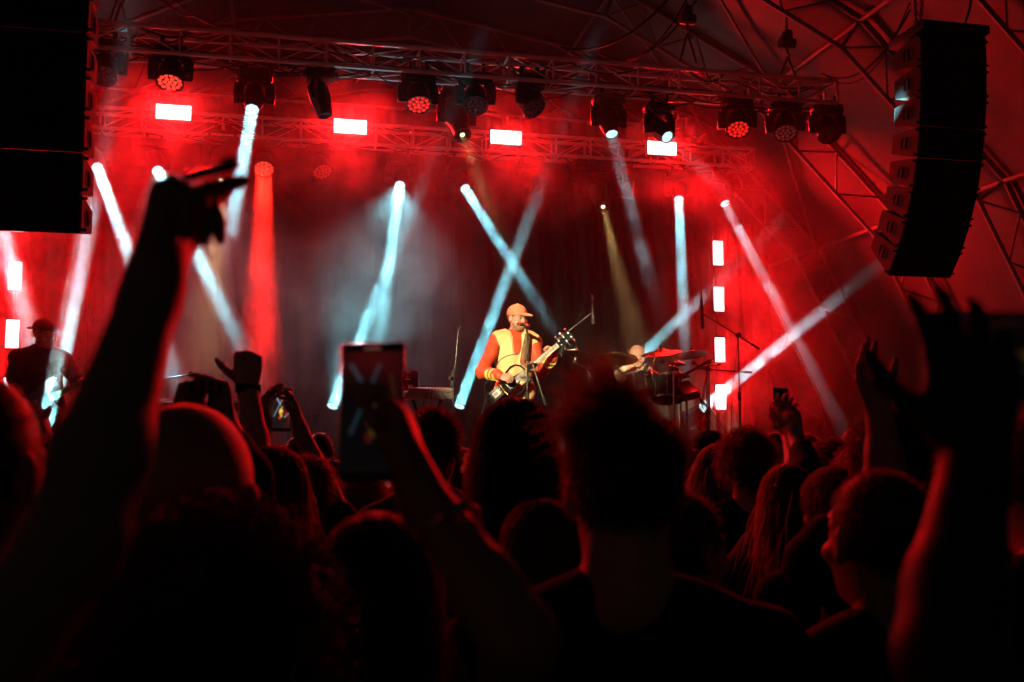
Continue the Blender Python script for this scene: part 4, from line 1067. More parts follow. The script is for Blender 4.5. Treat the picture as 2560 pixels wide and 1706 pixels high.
for px, lab in (((1612, 918), 'small drum microphone clipped to the rack tom rim'), ((1674, 920), 'small drum microphone clipped above the floor tom')):
    p = P(*px, 11.05); r = empty('drum_microphone', p - ZD * 0.1, lab, 'microphone', 'clip microphones on the drums')
    tube('gooseneck', p + UD * 0.02 - ZD * 0.09, p + UD * 0.035 + ZD * 0.02, 0.008, M['blackmat'], r, 8); tube('microphone_body', p + UD * 0.045 + ZD * 0.05, p - UD * 0.02 - ZD * 0.05, 0.018, M['black'], r, 10); tube('clip', p + UD * 0.0 - ZD * 0.10, p + UD * 0.04 - ZD * 0.08, 0.014, M['blackmat'], r, 8)
# sample pad on a stand, dangling leads
p = P(1716, 980, 11.0); r = empty('drum_pad', ground_at(p), 'electronic sample pad on a stand beside the drums', 'drum pad')
box_part('pad_case', p, 0.20, 0.30, 0.06, M['black'], r, (Euler((0.5, -0.25, TH)).to_quaternion()), 0.012)
box_part('pad_face', p + Vector((0.0, -0.02, 0.045)), 0.18, 0.27, 0.012, M['lampgrey'], r, (Euler((0.5, -0.25, TH)).to_quaternion()), 0.004)
tube('pole', ground_at(p), p - ZD * 0.03, 0.014, M['redhw'], r); tripod(r, ground_at(p), 0.3, M['redhw'])
for k in range(5): link('lead', path_me('lead', curve_pts(p + UD * 0.10 + ZD * (0.02 - 0.01 * k), ground_at(p) + UD * (0.25 + 0.05 * k) + ZD * 0.02, 0.0, 12, UD * (0.10 + 0.02 * k)), 0.004, 5), M['cable'], r)
p = P(1722, 1070, 10.9); box = empty('amplifier_box', ground_at(p), 'small dark case standing beside the drum stands', 'equipment case')
box_part('cabinet', Vector((p.x, p.y, STAGE_Z + 0.20)), 0.25, 0.25, 0.40, M['blackmat'], box, qs, 0.01); box_part('front_panel', Vector((p.x, p.y, STAGE_Z + 0.2)) - VD * 0.128, 0.20, 0.006, 0.30, M['lampgrey'], box, qs)
st = P(1600, 1010, 11.9); r = empty('drum_stool', ground_at(st), 'round drum stool under the drummer', 'stool')
bm = bmesh.new(); add_lathe(bm, [(0, 0), (0.16, 0), (0.18, 0.03), (0.17, 0.07), (0, 0.085)], 24); link('seat', mesh_of('seat', bm, 0.8), M['blackmat'], r, ground_at(st) + ZD * 0.45)
tube('pole', ground_at(st) + ZD * 0.1, ground_at(st) + ZD * 0.46, 0.02, M['redhw'], r); tripod(r, ground_at(st), 0.25, M['redhw'])

# ---- keyboards
M['ivory'] = mat('ivory keys', (0.6, 0.57, 0.5), 0.4); M['keydark'] = mat('black keys', (0.015, 0.015, 0.015), 0.3); M['silver'] = mat('silver grey casing', (0.34, 0.33, 0.32), 0.4, 0.5)
def text_part(txt, size, c, q, m, parent, name='lettering', ext=0.001):
    cu = bpy.data.curves.new(name, 'FONT'); cu.body = txt; cu.size = size; cu.extrude = ext; cu.align_x = 'CENTER'; cu.align_y = 'CENTER'
    t_ = bpy.data.objects.new('lettering_curve', cu); me_ = bpy.data.meshes.new_from_object(t_); bpy.data.objects.remove(t_); me_.materials.clear(); me_.materials.append(m)
    o = bpy.data.objects.new(name, me_); C.objects.link(o); C.objects.unlink(o); bpy.data.objects.remove(o); return link(name, me_, m, parent, c, q)
def keyboard(c, wd, dp, label, casing, keys=True, standz=True, yaw=0.0, text=None):
    q = basis(UD, VD, ZD) @ Euler((0, 0, yaw)).to_quaternion(); ux = q @ Vector((1, 0, 0)); vx = q @ Vector((0, 1, 0))
    root = empty('keyboard', ground_at(c), label, 'keyboard')
    box_part('case', c, wd, dp, 0.075, casing, root, q, 0.01)
    nk = int(wd * 0.86 / 0.0235)
    for i in range(nk):
        kx = -wd * 0.43 + (i + 0.5) * 0.0235
        box_part('white_key', c + ux * kx + vx * (dp * 0.22) + ZD * 0.042, 0.0215, dp * 0.45, 0.016, M['ivory'], root, q) if i < 300 else None
        if i % 7 in (0, 1, 3, 4, 5): box_part('black_key', c + ux * (kx + 0.0118) + vx * (dp * 0.14) + ZD * 0.054, 0.011, dp * 0.28, 0.014, M['keydark'], root, q)
    if text: text_part(text[0], text[1], c - vx * (dp / 2 + 0.002) + ux * text[2], basis(ux, ZD, -vx), M['lettering'], root)
    for s in (-1, 1):
        a = ground_at(c) + ux * (s * wd * 0.33); b2 = c - ux * (s * wd * 0.28) - ZD * 0.04
        tube('stand_leg', a - vx * 0.0 + vx * 0.02 * s, b2 + vx * 0.02 * s, 0.017, M['stand'], root, 10)
        tube('stand_foot', a - vx * 0.22 + ZD * 0.015, a + vx * 0.22 + ZD * 0.015, 0.015, M['stand'], root, 10)
    return root
M['lettering'] = mat('pale lettering', (0.55, 0.55, 0.55), 0.5)
kb = keyboard(P(460, 1016, 9.75), 1.35, 0.34, 'long black stage keyboard with pale maker lettering across its back', M['black'], text=('Roland', 0.115, -0.47))
box_part('top_rail', P(460, 1002, 9.75) , 1.33, 0.06, 0.03, M['silver'], kb, qs, 0.006)
k2c = P(1068, 990, 9.9); k2 = keyboard(k2c, 0.50, 0.26, 'short silver keyboard on a stand left of the empty stand', M['silver'])
kq = basis(UD, VD, ZD) @ Euler((0.05, 0.0, 0.0)).to_quaternion()
r = empty('small_synthesizer', P(1075, 979, 9.85), 'slim silver controller lying on the short keyboard', 'synthesizer'); box_part('case', P(1075, 975, 9.85), 0.46, 0.2, 0.04, M['silver'], r, kq, 0.008)
for i in range(10): tube('knob', P(1040 + 8 * i, 969, 9.83), P(1040 + 8 * i, 969, 9.83) + ZD * 0.02, 0.008, M['blackmat'], r, 8)
lq = basis(UD, (ZD - VD * 0.25).normalized() * 1.0, (-VD - ZD * 0.25).normalized())
r = empty('laptop', P(1016, 985, 9.8), 'dark open laptop with pale stickers on its lid beside the big phone', 'laptop')
box_part('lid', P(1014, 952, 9.75), 0.24, 0.20, 0.012, M['black'], r, basis(UD, (ZD * 0.97 + VD * 0.22).normalized(), (-VD * 0.97 + ZD * 0.22).normalized()), 0.004)
box_part('base', P(1014, 981, 9.9), 0.24, 0.20, 0.016, M['black'], r, qs, 0.004)
lz = (-VD * 0.97 + ZD * 0.22).normalized()
for (px, py, w_, h_) in ((1020, 931, 0.05, 0.018), (1018, 950, 0.065, 0.015), (1026, 968, 0.05, 0.035)):
    box_part('sticker', P(px, py, 9.74) + lz * 0.02, w_, h_, 0.002, M['lettering'], r, basis(UD, (ZD * 0.97 + VD * 0.22).normalized(), lz), 0.0)
for k in range(4): link('patch_lead', path_me('patch_lead', curve_pts(P(1070 + 11 * k, 984, 9.72), P(1068 + 14 * k, 1030, 9.75), -0.02, 10, UD * (0.03 * (k - 1.5))), 0.004, 5), M['cable'], k2)

# ---- people on the stage
M['vest'] = mat('hi-vis yellow vest', (0.94, 0.61, 0.27), 0.7, 0, 0.14, 7, 0.5, 22); M['orange'] = mat('orange shell jacket', (0.60, 0.075, 0.025), 0.55, 0, 0.15, 8, 0.4, 25)
M['cap_orange'] = mat('coral cap cotton', (0.80, 0.25, 0.15), 0.8, 0, 0.1, 20); M['reflect'] = mat('grey reflective tape', (0.42, 0.40, 0.35), 0.35, 0.3); M['lime'] = mat('lime reflective tape', (0.75, 0.72, 0.16), 0.45)
M['red_trousers'] = cloth('red work trousers', (0.55, 0.03, 0.02)); M['beard'] = mat('brown stubble', (0.30, 0.165, 0.095), 0.7, 0, 0.25, 90); M['cream'] = cloth('cream t-shirt', (0.60, 0.52, 0.40)); M['tee'] = cloth('charcoal t-shirt', (0.03, 0.034, 0.036))
SD = 10.1
hc = P(1294, 797, SD)
sarms = {1: dict(elbow=P(1204, 932, 9.90), wrist=P(1250, 940, 9.64), d=P(1285, 950, 9.58) - P(1250, 940, 9.64), n=(0.2, 0.7, -0.5), thumb=(0.2, -0.2, 1), curl=(0.75, 0.8, 0.85, 0.8), tcurl=0.6, sleeve=1.93, res=0.0045),
         -1: dict(elbow=P(1352, 930, 10.0), wrist=P(1385, 893, 9.80), d=P(1376, 866, 9.76) - P(1385, 893, 9.80), n=(-0.6, -0.6, 0.1), thumb=(-0.3, 0.8, 0.4), curl=(0.75, 0.85, 0.95, 1.0), tcurl=0.3, sleeve=1.93, res=0.0045)}
singer, S_ = person('person', 'singer in orange jacket, yellow hi-vis vest and coral cap playing guitar at microphone', hc, (0.22, -1, 0), foot=P(1287, 1000, SD + 0.02), z0=STAGE_Z, look=(0.62, -0.85, -0.12), arms=sarms, res=0.011, head_res=0.005,
    skin='skin_pale', shirt='orange', sleeve=1.93, trousers='red_trousers', wrinkle=0.010, group=None, sw=0.195, w=1.06, hair='stubble', hair_col='hair_brown', hair_n=900, sleeve_r=0.020, hs=1.08)
def part_mesh(B, name, h, m, fig, body, wr=0.0): return link(name, B.mesh(name, h, fig['base'], wr), m, body, fig['base'])
# vest: an outer skin of the torso, open along the front
Bv = S_['tor'].inflated(0.036); T = S_['T']; ss = 1.0
Bv.cap(T(0.0, 0.20, 1.36), T(0.0, 0.20, 0.70), 0.060, 0.075, 0.02, True)
Bv.cap(T(0.0, 0.13, 1.47), T(0.01, 0.17, 1.30), 0.075, 0.055, 0.02, True)
Bv.ell(T(0, 0.0, 1.53), V3(0.085, 0.10, 0.085), S_['R'], 0.02, True)
for x in (-1, 1): Bv.ell(T(0.275 * x, 0.0, 1.34), V3(0.085, 0.16, 0.15), S_['R'], 0.02, True)
Bv.ell(T(0, 0, 0.86), V3(0.185, 0.135, 0.16), S_['R'], 0.05)
Bv.cap(T(0.0, 0.20, 1.1), T(0.0, 0.20, 0.66), 0.050, 0.075, 0.02, True)
vest = part_mesh(Bv, 'vest', 0.009, M['vest'], S_, singer, 0.009)
vest.data.materials.append(M['reflect'])
zb = T(0, 0, 1.02)[2] - S_['base'][2]; zb2 = T(0, 0, 0.80)[2] - S_['base'][2]
for p_ in vest.data.polygons:
    if abs(p_.center.z - zb) < 0.028 or abs(p_.center.z - zb2) < 0.026: p_.material_index = 1
# beard tint on the jaw
singer.data.materials.append(M['beard']); iR = S_['Rh'].T
for p_ in singer.data.polygons:
    q_ = iR @ (npv(p_.center) + S_['base'] - S_['hc']) / S_['s']
    if -0.125 < q_[2] < -0.046 and q_[1] > -0.005 and not (abs(q_[0]) < 0.02 and -0.079 < q_[2] < -0.053 and q_[1] > 0.07) and abs(q_[0]) < 0.08:
        if q_[2] < -0.062 or abs(q_[0]) > 0.03 or True: p_.material_index = 1
# cuffs with reflective rings
for x in (1, -1):
    el, wr = npv(sarms[x]['elbow']), npv(sarms[x]['wrist'])
    for f in ((0.44, 0.54), (0.63, 0.72), (0.80, 0.88)) if x == 1 else ((0.52, 0.62), (0.74, 0.83)):
        rr = 0.058 - 0.014 * f[0]
        link('cuff_stripe', Blend().cap(el + (wr - el) * f[0], el + (wr - el) * f[1], rr + 0.012, rr + 0.010, 0.01).mesh('cuff_stripe', 0.007, S_['base']), M['lime'], singer, S_['base']) if False else \
        tube('cuff_stripe', el + (wr - el) * f[0], el + (wr - el) * f[1], rr + 0.011, M['lime'], singer, 20)
def cap_on(fig, body, m, brim=1, back=False, name='cap'):
    c_, Rh, s_ = fig['hc'], fig['Rh'], fig['s']; T_ = lambda a, b, d: c_ + Rh @ (V3(a, b, d) * s_)
    B = Blend(); B.ell(T_(0, -0.016, 0.046), V3(0.087, 0.110, 0.092) * s_, Rh, 0.01); B.ell(T_(0, -0.01, -0.10), V3(0.2, 0.2, 0.142) * s_, Rh, 0.006, True)
    B.ell(T_(0, -0.015, 0.140), V3(0.010, 0.010, 0.006) * s_, Rh, 0.004)
    o = link(name, B.mesh(name, 0.006, fig['base']), m, body, fig['base'])
    sg = -1 if back else 1
    Bb_ = Blend(); Rt = Rh @ np.array(Matrix.Rotation(-0.22 * sg, 3, 'X'))
    Bb_.ell(T_(0, 0.105 * sg, 0.046), V3(0.078, 0.085, 0.010) * s_, Rt, 0.004); Bb_.ell(T_(0, 0.0, 0.02), V3(0.075, 0.094, 0.06) * s_, Rh, 0.004, True)
    link('brim', Bb_.mesh('brim', 0.005, fig['base']), m, o, fig['base']); return o
cap_on(S_, singer, M['cap_orange'])
for x in (-1, 1):                             # eyes
    p_ = S_['hc'] + S_['Rh'] @ (V3(0.031 * x, 0.090, 0.006) * S_['s'])
    link('eye', Blend().ell(p_, V3(0.010, 0.005, 0.0045), S_['Rh'], 0.002).mesh('eye', 0.002, S_['base']), M['keydark'], singer, S_['base'])
    link('eyebrow', Blend().cap(S_['hc'] + S_['Rh'] @ (V3(0.017 * x, 0.092, 0.027) * S_['s']), S_['hc'] + S_['Rh'] @ (V3(0.047 * x, 0.080, 0.027) * S_['s']), 0.005, 0.0035, 0.002).mesh('eyebrow', 0.003, S_['base']), M['beard'], singer, S_['base'])

# ---- guitar
def guitar(name, label, tail, head, front, scale_len, body_l, outline, bm_mat, nfret, pegs, group=None, strings=6, neck_w=0.05, extras=True):
    tail, head = Vector(tail), Vector(head); x = (head - tail).normalized(); z = Vector(front); z = (z - x * z.dot(x)).normalized(); y = z.cross(x)
    q = basis(x, y, z); L = (head - tail).length
    W = lambda a, b, c: tail + x * a + y * b + z * c
    root = empty(name, tail, label, 'guitar')
    bm = bmesh.new(); top = [bm.verts.new((a * body_l, b * body_l, 0.022)) for a, b in outline]; f = bm.faces.new(top)
    r_ = bmesh.ops.extrude_face_region(bm, geom=[f]); vs_ = [v for v in r_['geom'] if isinstance(v, bmesh.types.BMVert)]; bmesh.ops.translate(bm, vec=(0, 0, -0.044), verts=vs_)
    bmesh.ops.recalc_face_normals(bm, faces=bm.faces)
    ed = [e for e in bm.edges if abs(e.verts[0].co.z - e.verts[1].co.z) < 1e-5]
    bmesh.ops.bevel(bm, geom=ed, offset=0.007, segments=2, affect='EDGES')
    link('body', mesh_of('body', bm, 0.6), bm_mat, root, tail, q)
    hl = 0.17; n0, n1 = body_l * 0.72, L - hl
    box_part('neck', W((n0 + n1) / 2, 0, 0.016), n1 - n0, neck_w, 0.020, M['wood'], root, q, 0.006)
    box_part('fretboard', W((n0 + n1) / 2, 0, 0.029), n1 - n0, neck_w * 0.98, 0.006, M['rosewood'], root, q, 0.001)
    for i in range(1, nfret):
        d = scale_len * (2 ** (-i / 12)); a = n1 - (scale_len - d)
        if a > n0: box_part('fret', W(a, 0, 0.033), 0.0022, neck_w * 0.96, 0.003, M['gold'], root, q)
    box_part('nut', W(n1, 0, 0.034), 0.006, neck_w, 0.008, M['ivory'], root, q)
    bm = bmesh.new()
    hp = [(0, -neck_w / 2), (0.03, -neck_w * 0.7), (hl, -neck_w * 0.85), (hl + 0.01, 0), (hl, neck_w * 0.85), (0.03, neck_w * 0.7), (0, neck_w / 2)]
    t_ = [bm.verts.new((a, b, 0.012)) for a, b in hp]; f = bm.faces.new(t_); r_ = bmesh.ops.extrude_face_region(bm, geom=[f]); bmesh.ops.translate(bm, vec=(0, 0, -0.014), verts=[v for v in r_['geom'] if isinstance(v, bmesh.types.BMVert)]); bmesh.ops.recalc_face_normals(bm, faces=bm.faces)
    link('headstock', mesh_of('headstock', bm), bm_mat, root, W(n1, 0, 0.010), q)
    for k in range(pegs):
        s_ = -1 if k % 2 else 1; a = n1 + 0.035 + (k // 2) * (hl - 0.05) / max(1, pegs // 2 - 1)
        tube('tuning_peg', W(a, s_ * neck_w * 0.45, 0.02), W(a, s_ * neck_w * 0.45, 0.045), 0.008, M['chrome'], root, 10)
        tube('peg_shaft', W(a, s_ * neck_w * 0.8, 0.012), W(a, s_ * (neck_w * 0.8 + 0.03), 0.012), 0.004, M['chrome'], root, 8)
        bmx = bmesh.new(); bmesh.ops.create_icosphere(bmx, subdivisions=2, radius=0.013); link('peg_button', mesh_of('peg_button', bmx, 0), M['chrome'], root, W(a, s_ * (neck_w * 0.8 + 0.036), 0.012))
    br = n1 - scale_len
    box_part('bridge', W(br, 0, 0.028), 0.018, 0.085, 0.016, M['chrome'], root, q, 0.003)
    for k in range(strings):
        b = (k / (strings - 1) - 0.5); tube('string', W(br, b * 0.056, 0.040), W(n1, b * neck_w * 0.82, 0.039), 0.0011, M['chrome'], root, 6)
    for a in (0.10, 0.19): box_part('pickup', W(br + a, 0, 0.028), 0.036, 0.075, 0.014, M['black'], root, q, 0.003)
    return root, W, q
M['wood'] = mat('maple neck', (0.42, 0.26, 0.12), 0.4, 0, 0.2, 20); M['rosewood'] = mat('rosewood', (0.10, 0.05, 0.028), 0.45, 0, 0.3, 30)
LP = [(0.0, 0.0), (0.01, 0.18), (0.06, 0.31), (0.16, 0.37), (0.30, 0.36), (0.44, 0.29), (0.55, 0.255), (0.68, 0.275), (0.80, 0.30), (0.90, 0.27), (0.97, 0.18), (0.99, 0.08), (0.985, 0.05), (0.80, 0.05), (0.80, -0.05), (0.90, -0.06), (0.965, -0.15), (0.955, -0.20), (0.90, -0.205), (0.83, -0.17), (0.77, -0.20), (0.68, -0.26), (0.55, -0.255), (0.44, -0.29), (0.30, -0.36), (0.16, -0.37), (0.06, -0.31), (0.01, -0.18)]
M['guitar_black'] = mat('black guitar lacquer', (0.010, 0.010, 0.011), 0.10, 0, 0.1, spec=0.25)
gt, GW, gq = guitar('electric_guitar', 'black single cutaway electric guitar slung across the singer', P(1228, 1005, 9.78), P(1428, 836, 9.66), (0.1, -1, 0.15), 0.63, 0.46, [(a_, b_ * (0.42 if a_ < 0.75 else 0.3)) for a_, b_ in LP if abs(b_) != 0.05], M['guitar_black'], 22, 6)
box_part('effects_box', GW(0.10, 0.02, 0.05), 0.12, 0.11, 0.05, M['black'], gt, gq, 0.006)
stk = box_part('sticker', GW(0.10, 0.02, 0.0765), 0.075, 0.055, 0.002, M['lettering'], gt, gq, 0.0)
for (a, b, c_, d_) in ((-0.010, 0.0, 0.040, 0.034),): box_part('sticker_print', GW(0.10 + a, 0.02 + b, 0.0785), c_, d_, 0.001, M['keydark'], stk, gq)
for a in (-0.018, -0.002):
    for b in (-0.008, 0.008): box_part('sticker_print', GW(0.10 + a, 0.02 + b, 0.0798), 0.010, 0.010, 0.001, M['lettering'], stk, gq)
for sgn in (-1, 1): tube('sticker_aerial', GW(0.125, 0.02, 0.078), GW(0.155, 0.02 + 0.02 * sgn, 0.078), 0.0025, M['lettering'], stk, 6)
tube('metal_bar', GW(0.175, -0.06, 0.06), GW(0.175, 0.075, 0.06), 0.010, M['gold'], gt, 8)
link('guitar_lead', path_me('guitar_lead', curve_pts(GW(0.05, 0.10, 0.0), ground_at(P(1212, 1100, 9.8)), 0.1, 14, UD * -0.1), 0.004, 5), M['cable'], gt)
link('vibrato_arm', path_me('vibrato_arm', [GW(0.12 + 0.38 * t_, 0.12 + 0.13 * math.sin(t_ * 2.6), 0.05 + 0.01 * math.sin(3 * t_)) for t_ in [k_ / 14 for k_ in range(15)]], 0.005, 6), M['cable'], gt)
fr_ = [(a_ * 0.46, b_ * 0.46) for a_, b_ in LP if abs(b_) != 0.05]; nf = len(fr_)
for lo_, hi_ in ((1, 13), (nf - 12, nf - 1)):
    link('body_frame', path_me('body_frame', [GW(a_, b_, 0.012) for a_, b_ in fr_[lo_:hi_]], 0.009, 8), M['guitar_black'], gt)
# strap: from the shoulder to the guitar
st_ = [T(-0.10, -0.02, 1.515), T(-0.105, 0.10, 1.46), T(-0.06, 0.165, 1.33), T(-0.03, 0.20, 1.18)]; st_pts = [Vector(p_) for p_ in st_] + [GW(0.50, 0.02, 0.06)]
bm = bmesh.new(); pr = None
for i, p_ in enumerate(st_pts):
    tdir = (st_pts[min(i + 1, 4)] - st_pts[max(0, i - 1)]).normalized(); sd_ = tdir.cross(Vector((0, -1, 0.2))).normalized() * 0.032
    cur = [bm.verts.new(p_ - sd_ - VD * 0.02), bm.verts.new(p_ + sd_ - VD * 0.02)]
    if pr: bm.faces.new((pr[0], pr[1], cur[1], cur[0]))
    pr = cur
sm = link('strap', mesh_of('strap', bm, 0), M['strap'] if 'strap' in M else mat('woven olive strap', (0.16, 0.12, 0.06), 0.8, 0, 0.5, 25), gt); sdm = sm.modifiers.new('thick', 'SOLIDIFY'); sdm.thickness = 0.004

# ---- drummer
hc = P(1594, 890, 11.75); zz = hc.z + 0.125 - 1.77
dl = {}
for x in (-1, 1):
    hip = hc + Vector((0.10 * -x, -0.02, -0.83)); kn = hip + Vector((-0.20 * x * 0.9, -0.42, -0.06)); an = Vector((kn.x, kn.y + 0.02, STAGE_Z + 0.08)); dl[x] = (kn, an, an + Vector((0, -0.16, -0.04)))
darms = {1: dict(elbow=P(1540, 948, 11.65), wrist=P(1583, 925, 11.45), d=(0.3, -0.5, 0.4), n=(0.6, 0.2, -0.6), thumb=(0.2, -0.3, 1), curl=(1.2, 1.2, 1.2, 1.2), tcurl=0.8),
         -1: dict(elbow=P(1655, 950, 11.65), wrist=P(1627, 928, 11.4), d=(-0.2, -0.5, 0.4), n=(-0.6, 0.2, -0.6), thumb=(-0.2, -0.3, 1), curl=(1.2, 1.2, 1.2, 1.2), tcurl=0.8)}
drummer, D_ = person('person', 'bald drummer in a cream t-shirt bent over the cymbals with drumsticks', hc, (0.3, -1, 0), foot=hc + Vector((-0.02, 0.16, 0)), z0=zz, s=1.0, look=(0.72, -0.75, -0.42), arms=darms, res=0.013, head_res=0.006, skin='skin_pale', shirt='cream', sleeve=0.6, trousers='cloth_black', group=None, legs=dl, wrinkle=0.007)
for a, b, lab in (((1568, 872), (1592, 927), 'wooden drumstick raised left of the drummer\'s face'), ((1638, 893), (1624, 936), 'wooden drumstick raised right of the drummer\'s face')):
    bm = bmesh.new(); A_, B_ = P(*b, 11.38), P(*a, 11.42); dd = (B_ - A_); add_tube_path(bm, [A_ - A_, dd * 0.75, dd * 0.93, dd * 0.97, dd], [0.0075, 0.007, 0.0045, 0.006, 0.003], 8)
    tag(link('drumstick', mesh_of('drumstick', bm, 0), M['wood'], None, A_), lab, 'drumstick', 'drumsticks')

# ---- bass player
hc = P(112, 836, 9.35); zz = hc.z + 0.125 - 1.77 * 0.98
bl = {}
for x in (-1, 1):
    bl[x] = (Vector((hc.x - 0.16 * x * 0.9 - 0.02, hc.y - 0.16, STAGE_Z + 0.46)), Vector((hc.x - 0.20 * x, hc.y + 0.02, STAGE_Z + 0.09)), Vector((hc.x - 0.20 * x + 0.06, hc.y - 0.14, STAGE_Z + 0.035)))
barms = {1: dict(elbow=P(32, 960, 9.3), wrist=P(72, 1020, 9.12), d=(0.6, -0.3, -0.6), n=(0.3, 0.8, -0.2), thumb=(0.4, -0.3, 0.8), curl=(0.6, 0.7, 0.7, 0.7), sleeve=0.75),
         -1: dict(elbow=P(200, 960, 9.35), wrist=P(232, 945, 9.05), d=(0.2, -0.4, 0.6), n=(-0.5, -0.6, 0.2), thumb=(-0.3, 0.8, 0.3), curl=(0.9, 0.9, 1.0, 1.0), sleeve=0.8)}
bassist, B_ = person('person', 'bass player in a charcoal t-shirt and backward cap lit by a smoky beam', hc, (0.35, -1, 0), foot=hc + Vector((-0.02, 0.10, 0)), z0=zz, s=0.98, look=(0.95, -0.42, -0.15), arms=barms, res=0.012, head_res=0.006, skin='skin', shirt='tee', sleeve=0.8, trousers='cloth_grey', group=None, legs=bl, wrinkle=0.007, hair='short', hair_n=600, hs=1.12, w=1.1, sw=0.20, sleeve_r=0.022)
M['cap_dark'] = mat('dark cap cotton', (0.025, 0.026, 0.03), 0.8); cap_on(B_, bassist, M['cap_dark'], back=True)
BS = [(0.0, 0.0), (0.02, 0.2), (0.10, 0.33), (0.25, 0.36), (0.42, 0.28), (0.60, 0.27), (0.80, 0.36), (1.0, 0.38), (1.03, 0.34), (0.92, 0.24), (0.82, 0.10), (0.80, 0.05), (0.80, -0.05), (0.82, -0.12), (0.90, -0.26), (0.86, -0.34), (0.74, -0.32), (0.58, -0.25), (0.42, -0.27), (0.25, -0.36), (0.10, -0.33), (0.02, -0.2)]
M['bass_wood'] = mat('smoked brown bass lacquer', (0.10, 0.06, 0.045), 0.3, 0, 0.4, 8)
bgt, BW, bq = guitar('bass_guitar', 'brown bass guitar held by the bass player', P(40, 1040, 9.08), P(330, 898, 8.92), (0.1, -1, 0.1), 0.80, 0.47, BS, M['bass_wood'], 20, 4, strings=4, neck_w=0.055, extras=False)
# emblem on the shirt: linked letters under a star
eq = basis(Vector((1, 0.1, 0)).normalized(), ZD, Vector((0.1, -1, 0)).normalized())
em = P(129, 922, 9.02)
M['print'] = mat('faded grey print', (0.13, 0.13, 0.13), 0.8)
eo = text_part('DC', 0.075, em, eq, M['print'], bassist, 'shirt_emblem')
bm = bmesh.new(); pts = [bm.verts.new((math.sin(k * math.pi / 5) * (0.016 if k % 2 == 0 else 0.007), math.cos(k * math.pi / 5) * (0.016 if k % 2 == 0 else 0.007), 0)) for k in range(10)]; bm.faces.new(pts)
link('emblem_star', mesh_of('emblem_star', bm), M['print'], bassist, em + ZD * 0.045, eq)

# ---- follow spots on a mast behind the audience
mast = Vector((-4.2, -3.0, 0.0))
r = empty('lighting_mast', mast, 'steel mast behind the audience carrying two warm front spotlights', 'lighting mast'); tube('pole', mast, mast + ZD * 5.3, 0.05, M['alu'], r); tube('cross_bar', mast + ZD * 5.25 - Vector((0.6, 0, 0)), mast + ZD * 5.25 + Vector((0.6, 0, 0)), 0.03, M['alu'], r)
for k in range(3):
    a = k * 2 * math.pi / 3; tube('leg', mast + ZD * 0.9, mast + Vector((math.cos(a), math.sin(a), 0)) * 0.9 + ZD * 0.03, 0.03, M['alu'], r)
for off, target, size, watts, lab in ((-0.4, P(1290, 880, 10.0), 7.4, SPOT_W, 'warm front spotlight on the mast aimed at the singer'), (0.4, P(1590, 905, 11.5), 4.2, SPOT_W * 0.85, 'warm front spotlight on the mast aimed at the drummer')):
    lp = mast + ZD * 5.65 + Vector((off, 0, 0)); d = (target - lp).normalized()
    sp = empty('front_spotlight', lp, lab, 'stage light')
    link('head', ME['profile_head'], M['lampbody'], sp, lp, quat_z(d)); link('yoke', ME['profile_yoke'], M['lampbody'], sp, lp, basis(UD, (-ZD).cross(UD), -ZD)); link('lens', ME['disc_profile'], M['lens_amber'], sp, lp + d * 0.30, quat_z(d))
    l = bpy.data.lights.new('lamp', 'SPOT'); l.energy = watts; l.color = (1.0, 0.77, 0.43); l.spot_size = math.radians(size); l.spot_blend = 0.5; l.shadow_soft_size = 0.06
    o = bpy.data.objects.new('lamp', l); C.objects.link(o); o.parent = sp; o.location = d * 0.38; o.rotation_mode = 'QUATERNION'; o.rotation_quaternion = (-d).to_track_quat('Z', 'Y')
# ================================================================== speaker arrays, chains, hoists and cables
M['spk'] = mat('speaker cabinet paint', (0.012, 0.011, 0.011), 0.8, 0, 0.3, 20, 0.3, 160); M['grille'] = mat('speaker grille', (0.005, 0.005, 0.005), 0.85, 0, 0.3, 60, 0.2, 300)
def cabinet_me(W, Hh, D):
    bm = bmesh.new(); hb = Hh * 0.62
    V = [(-W / 2, 0, 0), (W / 2, 0, 0), (W / 2, 0, -Hh), (-W / 2, 0, -Hh), (-W / 2 * 0.96, D, -(Hh - hb) * 0.45), (W / 2 * 0.96, D, -(Hh - hb) * 0.45), (W / 2 * 0.96, D, -Hh + (Hh - hb) * 0.55), (-W / 2 * 0.96, D, -Hh + (Hh - hb) * 0.55)]
    v = [bm.verts.new(p) for p in V]
    for f in ((0, 1, 2, 3), (5, 4, 7, 6), (4, 0, 3, 7), (1, 5, 6, 2), (4, 5, 1, 0), (3, 2, 6, 7)): bm.faces.new([v[i] for i in f])
    bmesh.ops.recalc_face_normals(bm, faces=bm.faces); bmesh.ops.bevel(bm, geom=list(bm.edges), offset=0.006, segments=2, affect='EDGES')
    return mesh_of('cabinet', bm, 0.5)
def recess_me():
    bm = bmesh.new(); n = 24; ring = lambda k, z: [bm.verts.new((math.copysign(abs(math.cos(t)) ** 0.6, math.cos(t)) * 0.07 * k, math.copysign(abs(math.sin(t)) ** 0.6, math.sin(t)) * 0.055 * k, z)) for t in [2 * math.pi * i / n for i in range(n)]]
    A = ring(1.12, 0.0); A2 = ring(1.12, 0.004); B = ring(1.0, 0.004); Cc = ring(0.95, -0.025)
    for X, Y in ((A, A2), (A2, B), (B, Cc)):
        for i in range(n): j = (i + 1) % n; bm.faces.new((X[i], X[j], Y[j], Y[i]))
    bm.faces.new(Cc); add_box(bm, (0, 0, 0.006), 0.016, 0.10, 0.012, None, 0.004)
    return mesh_of('handle', bm, 0.5)
